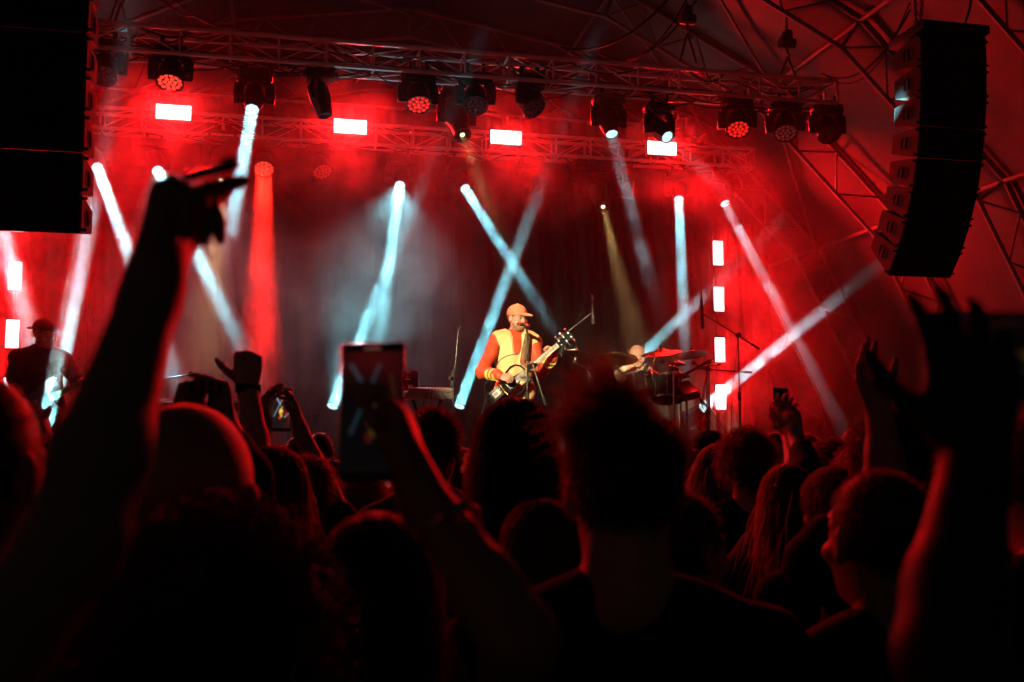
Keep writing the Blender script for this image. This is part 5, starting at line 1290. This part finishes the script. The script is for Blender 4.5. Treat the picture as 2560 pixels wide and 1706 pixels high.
def line_array(top, face, tilts, label, W=0.66, Hh=0.276, D=0.43, chain_to=8.0):
    face = Vector(face).normalized(); back = -face; right = face.cross(ZD).normalized() * -1.0
    ux = ZD.cross(back).normalized() * -1.0            # x axis of the cabinets
    ux = back.cross(ZD).normalized()
    root = empty('line_array_speaker', top, label, 'loudspeaker')
    cab, hnd = cabinet_me(W, Hh, D), recess_me(); p = Vector(top)
    for i, t in enumerate(tilts):
        a = math.radians(t); bk = back * math.cos(a) + ZD * math.sin(a); up = ZD * math.cos(a) - back * math.sin(a); x = bk.cross(up).normalized(); q = basis(x, bk, up)
        c_ = link('cabinet', cab, M['spk'], root, p, q)
        box_part('grille', p - up * (Hh / 2) - bk * 0.007, W * 0.975, 0.010, Hh * 0.996, M['grille'], c_, q, 0.003)
        for s in (-1, 1):
            n = x * s; qq = basis(bk * 1.0, n.cross(bk), n)
            link('handle', hnd, M['blackmat'], c_, p + bk * (D * 0.45) - up * (Hh * 0.5) + n * (W / 2 * 0.985 + 0.001), qq)
            for dz in (0.03, Hh - 0.03): tube('rigging_pin', p + bk * 0.02 - up * dz + n * (W / 2), p + bk * 0.02 - up * dz + n * (W / 2 + 0.03), 0.012, M['blackmat'], root, 8)
        p = p - up * (Hh + (0.006 if i in (2, 5) else 0.0015))
    fr = box_part('fly_frame', Vector(top) + back * (D * 0.5) + ZD * 0.06, W * 1.02, D * 1.25, 0.08, M['blackmat'], root, basis(back.cross(ZD).normalized(), back, ZD), 0.01)
    return root
def chain(a, b, label, link_l=0.05):
    a, b = Vector(a), Vector(b); L = (b - a).length; n = int(L / (link_l * 0.72)); d = (b - a).normalized(); bm = bmesh.new()
    e1 = d.orthogonal().normalized(); e2 = d.cross(e1)
    for i in range(n):
        c = d * (i + 0.5) * (L / n); e = e1 if i % 2 else e2; pts = []
        for k in range(8):
            t = 2 * math.pi * k / 8; pts.append(c + d * (math.cos(t) * link_l * 0.5) + e * (math.sin(t) * link_l * 0.3))
        add_tube_path(bm, pts + [pts[0]], 0.0065, 4, False)
    return tag(link('hoist_chain', mesh_of('hoist_chain', bm, 0), M['chain'], None, a), label, 'chain', 'hoist chains')
tp = P(2415, 82, 8.55)
ra = line_array(P(2384, 88, 8.6), -VD, (2, 4, 8, 12, 17, 24, 31, 39), 'curved black line array of eight loudspeakers hanging at the right')
la = line_array(P(96, -220, 6.55), -VD, (0, 0, 0.5, 1, 1.5, 2, 2.5, 3), 'huge black line array of loudspeakers filling the top left corner', W=0.70, Hh=0.276)
chain(P(2290, 60, 8.95), P(2285, -60, 8.95), 'chain above the right loudspeaker array'); chain(P(2300, 60, 9.0), P(2312, -60, 9.0), 'second chain beside it above the right loudspeaker array')
link_c = tag(link('cable', path_me('cable', [P(2412, 60, 8.9), P(2425, 20, 8.9), P(2430, -30, 8.9)], 0.012), M['cable']), 'thick black cable rising behind the right loudspeaker array', 'cable', 'loose cables overhead')
# hoists over the front truss
for (px, py, top_y, D, lab) in ((1968, 200, -40, 11.45, 'near its right end'), (1718, 140, 40, 11.0, 'right of centre'), (305, 60, -60, 10.3, 'beside the left loudspeaker array')):
    chain(P(px, py - 70, D), P(px - 4, top_y - 60, D), 'hoist chain holding the front truss ' + lab)
    h = empty('chain_hoist', P(px, py - 80, D), 'small electric chain hoist above the front truss ' + lab, 'chain hoist', 'chain hoists')
    c = P(px, py - 92, D)
    bm = bmesh.new(); add_box(bm, (0, 0, 0), 0.10, 0.14, 0.20, None, 0.03); link('motor', mesh_of('motor', bm, 0.6), M['black'], h, c + ZD * 0.05, qs)
    tube('drum', c - UD * 0.09 + ZD * 0.0, c + UD * 0.09, 0.06, M['lampgrey'], h, 16)
    link('hook', path_me('hook', [c - ZD * 0.05, c - ZD * 0.12, c - ZD * 0.15 + UD * 0.03, c - ZD * 0.19 + UD * 0.02, c - ZD * 0.19 - UD * 0.02], 0.012), M['chain'], h)
    for s in (-1, 1): link('sling', path_me('sling', [c - ZD * 0.17, S(*uv(c), FT_Z + 0.02) + UD * (0.10 * s)], 0.012), M['cable'], h)
for i, (px, pyt) in enumerate(((1695, 210), (1752, 215))): chain(P(px, 300, 14.2), P(px, pyt - 10, 14.2), ('left' if i == 0 else 'right') + ' chain of the pair over the rear truss end')
h = empty('chain_hoist', P(1722, 330, 14.1), 'chain hoist in the red smoke on the rear truss end', 'chain hoist', 'chain hoists'); box_part('motor', P(1722, 320, 14.1), 0.16, 0.16, 0.28, M['black'], h, qs, 0.03); tube('drum', P(1710, 322, 14.1), P(1734, 324, 14.1), 0.09, M['lampgrey'], h, 16)
# cables looping along the trusses
def truss_cables(root, u0, u1, v, zt, n):
    for i in range(n):
        a = u0 + (u1 - u0) * rng.random(); L = rng.uniform(0.3, 1.1); dv = rng.uniform(0, TD_)
        z = zt - (TH_ if rng.random() < 0.6 else 0) - 0.01
        link('cable', path_me('cable', curve_pts(S(a, v + dv, z), S(a + L, v + rng.uniform(0, TD_), z + rng.uniform(-0.01, 0.02)), rng.uniform(0.03, 0.14), 10, VD * rng.uniform(-0.05, 0.05)), rng.uniform(0.006, 0.011), 5), M['cable'], root)
truss_cables(front_truss, uf1 - 8.6, uf1 - 1.0, FT_V, FT_Z, 44)
truss_cables(rear_truss, ur1 - 8.6, ur1 - 1.0, RT_V, RT_Z, 24)
bm = bmesh.new()
for k in range(5):                             # fat multicore lying inside the front truss
    add_tube_path(bm, [S(uf1 - 8.8 + 0.45 * i, FT_V + 0.07 + 0.04 * k + rng.uniform(-0.02, 0.02), FT_Z - TH_ + 0.035 + rng.uniform(0, 0.03)) - front_truss.location for i in range(18)], 0.009, 5)
link('cable_loom', mesh_of('cable_loom', bm, 0), M['cable'], front_truss, front_truss.location)
def loose(pts, rad, lab):
    me = path_me('cable', pts, rad, 6); tag(link('cable', me, M['cable']), lab, 'cable', 'loose cables overhead')
loose(curve_pts(P(1400, 120, 11.0), P(1700, -40, 11.6), 0.28, 18), 0.016, 'thick cable swinging up from the truss centre to the canopy')
loose(curve_pts(P(1410, 122, 11.0), P(1760, -30, 11.8), 0.50, 18), 0.013, 'lower cable swinging up from the truss centre to the canopy')
loose(curve_pts(P(1500, 133, 11.1), P(1720, -10, 11.7), 0.35, 18), 0.010, 'thin cable swinging up from the truss centre to the canopy')
loose(curve_pts(P(2055, 185, 11.6), P(2290, -5, 10.2), 0.35, 18), 0.012, 'cable drooping from the right truss end to the hanging speakers')
loose(curve_pts(P(2060, 186, 11.6), P(2275, 5, 10.2), 0.42, 18), 0.008, 'thin cable drooping below the one to the hanging speakers')
loose(curve_pts(P(395, -20, 10.8), P(500, 40, 10.9), 0.10, 12), 0.010, 'short cable loop above the left part of the front truss')
loose(curve_pts(P(420, -20, 10.8), P(640, 60, 10.9), 0.20, 12), 0.010, 'long cable loop above the left part of the front truss')
loose(curve_pts(P(1845, 440, 13.9), P(1815, 510, 13.9), 0.02, 12, UD * 0.15), 0.008, 'cable loop hanging off the rear truss end')
# ================================================================== the crowd
def scr_me(img, name):
    """phone screen: a grid of small flat pixels"""
    h_, w_, _ = img.shape; V, F = [], []
    for j in range(h_ + 1):
        for i in range(w_ + 1): V.append((i / w_ - 0.5, 0.5 - j / h_, 0))
    for j in range(h_):
        for i in range(w_): a = j * (w_ + 1) + i; F.append((a, a + w_ + 1, a + w_ + 2, a + 1))
    me = from_py(name, V, F); at = me.attributes.new('screen_colour', 'FLOAT_COLOR', 'FACE')
    at.data.foreach_set('color', np.concatenate([img.reshape(-1, 3), np.ones((h_ * w_, 1))], 1).astype(np.float32).ravel()); return me
def screen_mat(s):
    m = bpy.data.materials.new('phone screen'); m.use_nodes = True; N = m.node_tree.nodes; L = m.node_tree.links; b = N['Principled BSDF']
    a = N.new('ShaderNodeAttribute'); a.attribute_name = 'screen_colour'; L.new(a.outputs['Color'], b.inputs['Emission Color']); b.inputs['Emission Strength'].default_value = s
    b.inputs['Base Color'].default_value = (0.01, 0.01, 0.01, 1); b.inputs['Roughness'].default_value = 0.12; m.cycles.emission_sampling = 'NONE'; return m
def stage_picture(w_, h_, dim=1.0):
    yy, xx = np.mgrid[0:h_, 0:w_]; x = (xx + .5) / w_; y = (yy + .5) / h_
    I = np.zeros((h_, w_, 3)); I[...] = (0.015, 0.006, 0.007)
    g = np.exp(-(((x - 0.5) / 0.55) ** 2 + ((y - 0.05) / 0.16) ** 2)); I += g[..., None] * np.array((0.35, 0.01, 0.01))
    g = np.exp(-(((x - 0.95) / 0.2) ** 2 + ((y - 0.35) / 0.4) ** 2)); I += g[..., None] * np.array((0.10, 0.004, 0.004))
    def line(x0, y0, x1, y1, wd, col):
        d = np.array((x1 - x0, y1 - y0)); L2 = d @ d; t = np.clip(((x - x0) * d[0] + (y - y0) * d[1]) / L2, 0, 1)
        ds = np.hypot(x - x0 - t * d[0], (y - y0 - t * d[1]) * 2.0); I[...] += (np.exp(-(ds / wd) ** 2))[..., None] * np.array(col)
    line(0.16, 0.12, 0.44, 0.36, 0.035, (0.15, 0.34, 0.42)); line(0.15, 0.68, 0.62, 0.12, 0.03, (0.10, 0.24, 0.30)); line(0.70, 0.70, 0.98, 0.55, 0.035, (0.14, 0.30, 0.36)); line(0.82, 0.2, 0.9, 0.45, 0.03, (0.22, 0.06, 0.02))
    def blob(cx, cy_, rx, ry, col):
        k = ((x - cx) / rx) ** 2 + ((y - cy_) / ry) ** 2 < 1; I[k] = col
    blob(0.53, 0.44, 0.045, 0.03, (0.55, 0.20, 0.10)); blob(0.50, 0.56, 0.12, 0.09, (0.62, 0.10, 0.03)); blob(0.50, 0.55, 0.085, 0.075, (0.80, 0.55, 0.06)); blob(0.52, 0.67, 0.06, 0.05, (0.5, 0.35, 0.03)); blob(0.45, 0.72, 0.06, 0.05, (0.4, 0.03, 0.02)); blob(0.60, 0.60, 0.10, 0.018, (0.05, 0.04, 0.03))
    blob(0.80, 0.64, 0.08, 0.04, (0.35, 0.04, 0.03)); blob(0.62, 0.80, 0.22, 0.05, (0.01, 0.006, 0.006)); blob(0.3, 0.9, 0.3, 0.08, (0.01, 0.005, 0.005))
    return np.clip(I * dim, 0, 1)
M['phone'] = mat('phone casing', (0.014, 0.014, 0.016), 0.25, 0, 0.1, spec=0.6); M['strip'] = mat('dim phone display glow', (0.01, 0.01, 0.01), 0.2, 0, 0, emit=(1.0, 0.35, 0.25), estr=0.12); M['strip'].cycles.emission_sampling = 'NONE'
def phone(c, x, y, label, w_=0.075, h_=0.16, screen=None, estr=1.0, flash=False):
    """c centre, x along the short side, y along the long side; the screen looks along x cross y"""
    x = Vector(x).normalized(); y = Vector(y); y = (y - x * y.dot(x)).normalized(); z = x.cross(y); q = basis(x, y, z); c = Vector(c)
    root = empty('phone', c - y * h_ / 2, label, 'phone', 'phones held up by the crowd')
    box_part('case', c - z * 0.004, w_, h_, 0.009, M['phone'], root, q, 0.0035)
    if screen is not None:
        link('screen', scr_me(screen, 'screen'), screen_mat(estr), root, c + z * 0.0012, q, (w_ * 0.92, h_ * 0.86, 1))
        box_part('status_light', c + z * 0.001 + y * (h_ * 0.455), w_ * 0.26, h_ * 0.018, 0.001, M['strip'], root, q)
    for k in range(3):
        bm = bmesh.new(); add_lathe(bm, [(0.0055, 0), (0.0055, -0.003), (0, -0.003)], 12); link('camera_lens', mesh_of('camera_lens', bm), M['glassdark'], root, c - z * 0.009 + x * (w_ * (0.22 if k != 1 else 0.36)) + y * (h_ * (0.43 - 0.06 * k)), q)
    if flash:
        fm = emis('phone torch', (1.0, 0.95, 0.9), 6.0); bm = bmesh.new(); add_lathe(bm, [(0.006, 0), (0, 0.002)], 10); link('torch_light', mesh_of('torch_light', bm), fm, root, c + z * 0.004 + y * (h_ * 0.36), q)
    return root
def hand(elbow, wrist, d, n, thumb, **k): return dict(elbow=elbow, wrist=wrist, d=d, n=n, thumb=thumb, **k)
UPZ = (0, 0, 1)
near = dict(res=0.012, head_res=0.006, hair_w=0.0016)
# the man in the middle with tousled hair
person('person', 'man with tousled spiky hair seen from behind, out of focus before the drums', P(1560, 1236, 1.62), (0.02, 1, 0), s=1.0, z0=0.0, hs=1.10, hair='spiky', hair_n=12000, hair_len=0.054, shirt='cloth_navy', skin='skin', jaw=1.12, sw=0.215, w=1.12, neck=1.16, **near)
# woman with smooth dark hair left of him
person('person', 'person with a smooth round bob of dark hair below the singer', P(1287, 1152, 2.3), (0, 1, 0), hair='bob', hair_n=4500, hair_len=0.16, hair_w=0.002, hair_col='hair_black', shirt='cloth_black', res=0.014, ears=False, hs=1.04)
person('person', 'man with a flat short haircut and visible ear below the keyboards', P(1084, 1127, 3.3), (0.15, 1, 0), hair='short', hair_n=2500, hair_col='hair_dark', shirt='cloth_grey', skin='skin_tan', hs=1.03)
person('person', 'person with long dark hair left of the tousled man\'s neck', P(1352, 1402, 2.0), (-0.1, 1, 0), hair='long', hair_n=3500, hair_col='hair_dark', shirt='cloth_black', hair_w=0.002, sw=0.165)
person('person', 'person turned aside with long reddish hair between two dark heads', P(1395, 1230, 3.2), (0.6, 0.8, 0), hair='long', hair_n=1800, hair_col='hair_brown', shirt='cloth_wine', sw=0.165)
# phone holder in the middle
ph = P(930, 1028, 1.17)
phone(ph, (1, 0, 0.02), (0.02, 0.12, 1), 'large blurred phone filming the stage in the middle of the crowd', 0.076, 0.165, stage_picture(44, 92, 0.30), 0.36)
person('person', 'dark haired person holding the large blurred phone up', P(945, 1500, 1.42), (0, 1, 0), hair='bob', hair_n=4000, hair_col='hair_black', shirt='cloth_black', skin='skin_tan', ears=False, hs=1.0, z0=-0.05, s=0.93,
    arms={1: hand(P(1300, 1600, 1.02), P(1042, 1215, 1.14), (-0.25, 0.12, 1), (-0.9, 0.1, 0.25), (-0.2, -1, 0.1), curl=(0.55, 0.55, 0.6, 0.6), tcurl=0.25, tout=0.2, sleeve=0.4, res=0.0045, size=0.95)}, **near)
bm = bmesh.new(); wq = (P(1042, 1215, 1.14) - P(1300, 1600, 1.02)).normalized(); bpos = P(1132, 1325, 1.10)
add_lathe(bm, [(0.034, -0.005), (0.037, -0.005), (0.037, 0.005), (0.034, 0.005), (0.034, -0.005)], 24)
M['bracelet'] = mat('shiny bracelet', (0.5, 0.3, 0.25), 0.2, 0.8); tag(link('bracelet', mesh_of('bracelet', bm, 0.6), M['bracelet'], None, bpos, quat_z(wq)), 'shiny bracelet on the forearm below the large blurred phone', 'bracelet')
# left foreground: shaved head with rim light, big curly head, raised bent arm
person('person', 'broad shaved head with a red glowing rim beside the raised bent arm', P(470, 1275, 1.42), (0.05, 1, 0), hair=None, shirt='cloth_black', skin='skin_tan', hs=1.22, sw=0.20, **near)
person('person', 'person with a big blurred curly mop filling the lower left corner', P(565, 1600, 1.08), (0.1, 1, 0), hair='afro', hair_n=7000, hair_len=0.06, hair_col='hair_matt', shirt='cloth_black', ears=False, z0=-0.05, **near)
person('person', 'person at the left edge raising a bent dark hand high', V3(-0.62, 0.36, 1.46), (0.15, 1, 0), hair='short', hair_n=1500, shirt='cloth_black', skin='skin_tan', **near,
    arms={1: hand(P(185, 1360, 0.76), P(386, 705, 0.90), (P(440, 425, 0.91) - P(386, 705, 0.90)), (0.97, 0.1, -0.2), (-0.1, 0.95, 0.3), curl=((1.0, 0.1, 0.05), (1.7, 0.95, 0.2), (1.85, 0.95, 0.2), (1.95, 1.0, 0.2)), spread=0.15, tcurl=0.15, tout=0.25, res=0.004, sleeve=0.5, thick=1.0, size=1.06)})
phone(P(530, 437, 0.915), ray(530, 437) + UPV * 0.02, P(568, 426, 0.915) - P(448, 456, 0.915), 'dark phone seen edge-on in the raised bent hand', 0.06, 0.052)
person('person', 'person at the far left edge with a red rimmed shoulder', P(-75, 1200, 1.25), (0.1, 1, 0), hair='stubble', hair_n=1500, hair_col='hair_black', shirt='cloth_black', skin='skin_tan', hs=1.05, sw=0.2, **near)
person('person', 'small person clapping in front of the bass player', P(62, 1155, 4.6), (0, 1, 0), hair='short', hair_n=900, hair_w=0.004, shirt='cloth_grey',
    arms={1: hand(P(140, 1180, 4.5), P(118, 1110, 4.5), (-0.15, 0, 1), (-1, 0, 0), (0, 0.4, 0.6), curl=(0.15,) * 4), -1: hand(P(70, 1180, 4.5), P(98, 1110, 4.5), (0.1, 0, 1), (1, 0, 0), (0, 0.4, 0.6), curl=(0.15,) * 4)})
# raised fists left of the big phone
person('person', 'person with long hair raising a fist with a wristband', P(690, 1235, 2.7), (0.2, 1, 0), hair='long', hair_n=3200, hair_col='hair_brown', shirt='cloth_teal', skin='skin', sw=0.165,
    arms={-1: hand(P(640, 1150, 2.75), P(620, 968, 2.85), (-0.05, 0.05, 1), (-0.1, 1, 0), (-1, 0.1, 0.2), curl=(1.35, 1.45, 1.5, 1.5), tcurl=0.1, tout=0.9, res=0.006, sleeve=0.3)})
person('person', 'person with both hands up and one finger crooked before the pale keyboard', P(500, 1260, 2.35), (0.1, 1, 0), hair='short', hair_n=2500, hair_col='hair_black', shirt='cloth_black', skin='skin_tan',
    arms={1: hand(P(620, 1190, 2.4), P(562, 1050, 2.5), (-0.25, 0.1, 1), (-0.6, -0.7, 0), (-1, 0.2, 0.3), curl=(0.55, 1.1, 1.3, 1.35), tcurl=0.6, tout=0.8, res=0.006, sleeve=1.5),
          -1: hand(P(400, 1200, 2.4), P(455, 1052, 2.5), (0.25, 0.1, 0.9), (0.7, -0.6, 0), (0.6, 0.3, 0.8), curl=(0.9, 1.1, 1.2, 1.3), tcurl=0.5, res=0.006, sleeve=1.5)})
bm = bmesh.new(); add_lathe(bm, [(0.033, -0.012), (0.036, -0.012), (0.036, 0.012), (0.033, 0.012), (0.033, -0.012)], 24)
tag(link('wristband', mesh_of('wristband', bm, 0.6), M['cloth_black'], None, P(620, 972, 2.85)), 'dark wristband under the raised fist', 'wristband')
# small phone held by two hands
phone(P(703, 1024, 3.55), (1, 0.1, -0.02), (0.0, 0.1, 1), 'small phone showing the singer on its bright screen', 0.074, 0.155, stage_picture(40, 80, 1.0), 1.1)
person('person', 'person with brown swept hair holding the small bright phone', P(775, 1235, 3.3), (-0.1, 1, 0), hair='short', hair_n=1600, hair_w=0.003, hair_col='hair_brown', shirt='cloth_black', skin='skin_tan',
    arms={1: hand(P(815, 1220, 3.35), P(752, 1078, 3.5), (-0.25, 0.05, 1), (-0.9, -0.2, 0), (-0.4, -0.6, 0.5), curl=(0.25, 0.4, 0.5, 0.5), spread=0.05, tcurl=0.4, tout=0.5, sleeve=0.6),
          -1: hand(P(640, 1180, 3.4), P(660, 1060, 3.5), (0.12, 0.05, 1), (0.9, -0.2, 0), (0.4, -0.6, 0.5), curl=(0.7, 0.5, 0.5, 0.5), tcurl=0.3, tout=0.5, sleeve=0.6)})
person('person', 'small short haired head just left of the large phone', P(802, 1135, 6.0), (0.1, 1, 0), hair='stubble', hair_n=700, hair_w=0.004, hair_col='hair_dark', shirt='cloth_grey', res=0.02)
person('person', 'small person with tangled fair hair below the large phone\'s left edge', P(905, 1250, 4.0), (-0.3, 1, 0), hair='curly', hair_n=1500, hair_w=0.003, hair_col='hair_fair', shirt='cloth_grey', sw=0.165, res=0.018)
person('person', 'small dark head glancing aside left of the fair tangle', P(838, 1215, 4.6), (0.7, 0.6, 0), hair='short', hair_n=900, hair_w=0.004, hair_col='hair_black', shirt='cloth_black', res=0.02)
# right of the tousled man
person('person', 'woman with long fair hair in profile facing right', P(1815, 1192, 4.0), (0.75, 0.6, 0), look=(0.93, 0.36, 0.02), hair='long', hair_n=3600, hair_col='hair_fair', shirt='cloth_black', skin='skin_tan', hs=1.02, sw=0.165, ears=False,
    arms={1: hand(P(1905, 1325, 3.7), P(2010, 1290, 3.7), (1, 0.1, 0.1), (0, 0, -1), (0, 1, 0), sleeve=1.95)})
person('person', 'person with loose curly hair behind the woman in profile', P(1868, 1168, 3.8), (0.2, 1, 0), hair='curly', hair_n=2200, hair_w=0.003, hair_col='hair_dark', shirt='cloth_black', sw=0.165, ears=False)
person('person', 'person in a ribbed beanie right below the floor beam light', P(1775, 1150, 5.0), (0.3, 1, 0), hair=None, shirt='cloth_black', res=0.018)
bn = [o for o in bpy.data.objects if o.get('label', '').startswith('person in a ribbed')][0]
Bn = Blend(); hcn = npv(P(1775, 1150, 5.0)); Rn = frame((0.3, 1, 0)); Bn.ell(hcn + Rn @ V3(0, -0.018, 0.045), V3(0.092, 0.115, 0.105), Rn, 0.02); Bn.ell(hcn + Rn @ V3(0, 0.03, -0.10), V3(0.2, 0.2, 0.12), Rn, 0.01, True)
link('beanie', Bn.mesh('beanie', 0.007, npv(bn.location), 0.003, 120.0), M['cloth_black'], bn, bn.location)
person('person', 'man in profile lower right of the tousled man', P(1712, 1385, 2.0), (0.7, 0.7, 0), look=(0.8, 0.6, 0), hair='short', hair_n=3000, hair_col='hair_black', shirt='cloth_black', skin='skin_tan', hair_w=0.002)
person('person', 'person with very long wavy hair holding a phone up at the right', P(1968, 1262, 3.1), (0.1, 1, 0), hair='long', hair_n=3200, hair_len=0.45, hair_col='hair_brown', shirt='cloth_teal', sw=0.165,
    arms={1: hand(P(2025, 1190, 3.2), P(1990, 1095, 3.4), (-0.15, 0.05, 1), (-0.8, -0.4, 0), (-0.5, 0.6, 0.3), curl=(0.5, 0.55, 0.6, 0.7), tcurl=0.4, tout=0.5, sleeve=1.6),
          -1: hand(P(2000, 1200, 3.35), P(1972, 1085, 3.55), (-0.1, 0.05, 1), (0.2, -0.9, 0), (-0.9, 0.1, 0.3), curl=(0.3, 0.5, 0.6, 0.7), tcurl=0.3, tout=0.8, sleeve=0.3)})
phone(P(1954, 1022, 3.6), (0.8, 0.5, 0), (0.02, 0, 1), 'small dark phone held up against the red glow', 0.072, 0.15)
person('person', 'dark curly head under the small dark phone at the right', P(2078, 1185, 4.2), (0, 1, 0), hair='curly', hair_n=1600, hair_w=0.0035, hair_col='hair_black', shirt='cloth_black', res=0.018)
person('person', 'short curly haired person right of the long wavy hair', P(2085, 1285, 2.8), (-0.1, 1, 0), hair='curly', hair_n=3600, hair_len=0.022, hair_w=0.002, hair_col='hair_dark', shirt='cloth_black', skin='skin_tan', hs=1.02)
person('person', 'person with braided hair and a bare shoulder at the right', P(2215, 1162, 2.5), (0.1, 1, 0), hair='braids', hair_n=3500, hair_col='hair_black', shirt='cloth_black', skin='skin_tan', hs=1.05,
    arms={-1: hand(P(2215, 1180, 2.35), P(2196, 1030, 2.35), (-0.25, 0.05, 1), (0.5, -0.8, 0), (0.9, 0.3, 0.3), curl=(0.2, 0.2, 0.25, 0.3), spread=0.05, tcurl=0.15, tout=0.5, sleeve=0.3, size=1.0)})
person('person', 'large short haired man at the lower right with a lit ear and neck', P(2190, 1358, 1.78), (-0.25, 1, 0), hair='stubble', hair_n=6000, hair_col='hair_dark', shirt='cloth_black', skin='skin_tan', hs=1.05, **near)
person('person', 'person at the right edge with dark hair and a pale neck', P(2600, 1215, 1.75), (-0.3, 1, 0), hair='short', hair_n=3500, hair_col='hair_black', shirt='cloth_black', skin='skin', **near)
# right foreground arm with a big dark phone
phone(P(2560, 890, 0.86), (0.02, 0.05, 1), (-1, 0.0, 0.03), 'big blurred dark phone held sideways at the right edge', 0.078, 0.163, stage_picture(40, 80, 0.05), 0.5)
person('person', 'person in the right foreground holding a big dark phone sideways', V3(0.62, 0.42, 1.50), (-0.1, 1, 0), hair='short', hair_n=1200, shirt='cloth_black', skin='skin_shaded', **near,
    arms={-1: hand(P(2370, 1640, 0.76), P(2440, 1135, 0.84), (0.02, 0.1, 1), (0.1, 1.0, 0), (-0.9, 0.1, 0.3), curl=(0.25, 0.3, 0.35, 0.4), spread=0.2, tcurl=0.2, tout=0.8, res=0.005, thick=1.0, sleeve=0.3)})
# torch phone
phone(P(2363, 982, 3.6), (1, 0.1, 0), (0.05, 0, 1), 'distant phone with its bright white torch lit', 0.05, 0.10, stage_picture(20, 40, 0.15), 0.5, flash=True)
person('person', 'distant person holding up the phone with the lit torch', P(2385, 1130, 3.7), (-0.1, 1, 0), hair='short', hair_n=900, hair_w=0.004, hair_col='hair_black', shirt='cloth_black', res=0.018,
    arms={-1: hand(P(2345, 1120, 3.6), P(2352, 1045, 3.6), (0.15, 0, 1), (0.6, -0.6, 0), (0.6, 0.3, 0.3), curl=(0.6,) * 4)})
# rows nearer the stage, seen in the gaps
gaps = [(1005, 1190, 5.2, 'short', 'hair_black', 'cropped black hair between the big phone and the flat haircut'), (1150, 1175, 5.6, 'long', 'hair_brown', 'long brown hair beside the empty microphone stand'), (1650, 1180, 6.2, 'short', 'hair_dark', 'dark short hair hidden behind the tousled man'),
        (2015, 1135, 6.4, 'short', 'hair_brown', 'brown short hair before the red stage edge'), (2135, 1125, 6.0, 'stubble', 'hair_black', 'shaved head before the red stage edge'), (2300, 1160, 5.0, 'long', 'hair_black', 'long black hair near the torch phone'),
        (745, 1140, 7.0, 'bun', 'hair_dark', 'hair bun near the small bright phone'), (230, 1160, 5.0, 'short', 'hair_brown', 'brown hair behind the raised bent arm'), (345, 1150, 6.0, 'long', 'hair_black', 'long black hair behind the shaved head'), (1930, 1130, 6.8, 'bun', 'hair_dark', 'hair bun beside the long wavy hair'),
        (615, 1172, 4.2, 'curly', 'hair_dark', 'dark curls under the raised fist'), (1205, 1185, 4.4, 'short', 'hair_fair', 'fair cropped hair left of the smooth bob'), (1725, 1195, 4.4, 'bob', 'hair_dark', 'dark bob right behind the tousled man'), (1900, 1215, 4.6, 'short', 'hair_dark', 'dark cropped hair left of the long wavy hair'),
        (2020, 1200, 4.4, 'long', 'hair_fair', 'long fair hair right of the small dark phone'), (2155, 1205, 3.7, 'curly', 'hair_brown', 'brown curls left of the braided hair'), (2330, 1195, 3.4, 'short', 'hair_dark', 'dark hair beside the raised right forearm'), (2450, 1175, 3.9, 'bob', 'hair_brown', 'brown bob behind the right foreground arm'),
        (150, 1190, 3.6, 'curly', 'hair_dark', 'dark curls left of the raised bent arm'), (270, 1200, 3.4, 'short', 'hair_black', 'black short hair between arm and shaved head'), (1445, 1200, 4.0, 'curly', 'hair_fair', 'fair curls left of the tousled man')]
for px, py, D, st, hcl, lab in gaps:
    person('person', 'distant concertgoer with ' + lab, P(px, py, D), (rng.uniform(-0.2, 0.2), 1, 0), hair=st, hair_n=700, hair_w=0.005, hair_col=hcl, shirt='cloth_black', res=0.022, head_res=0.012, hair_h=0.012)
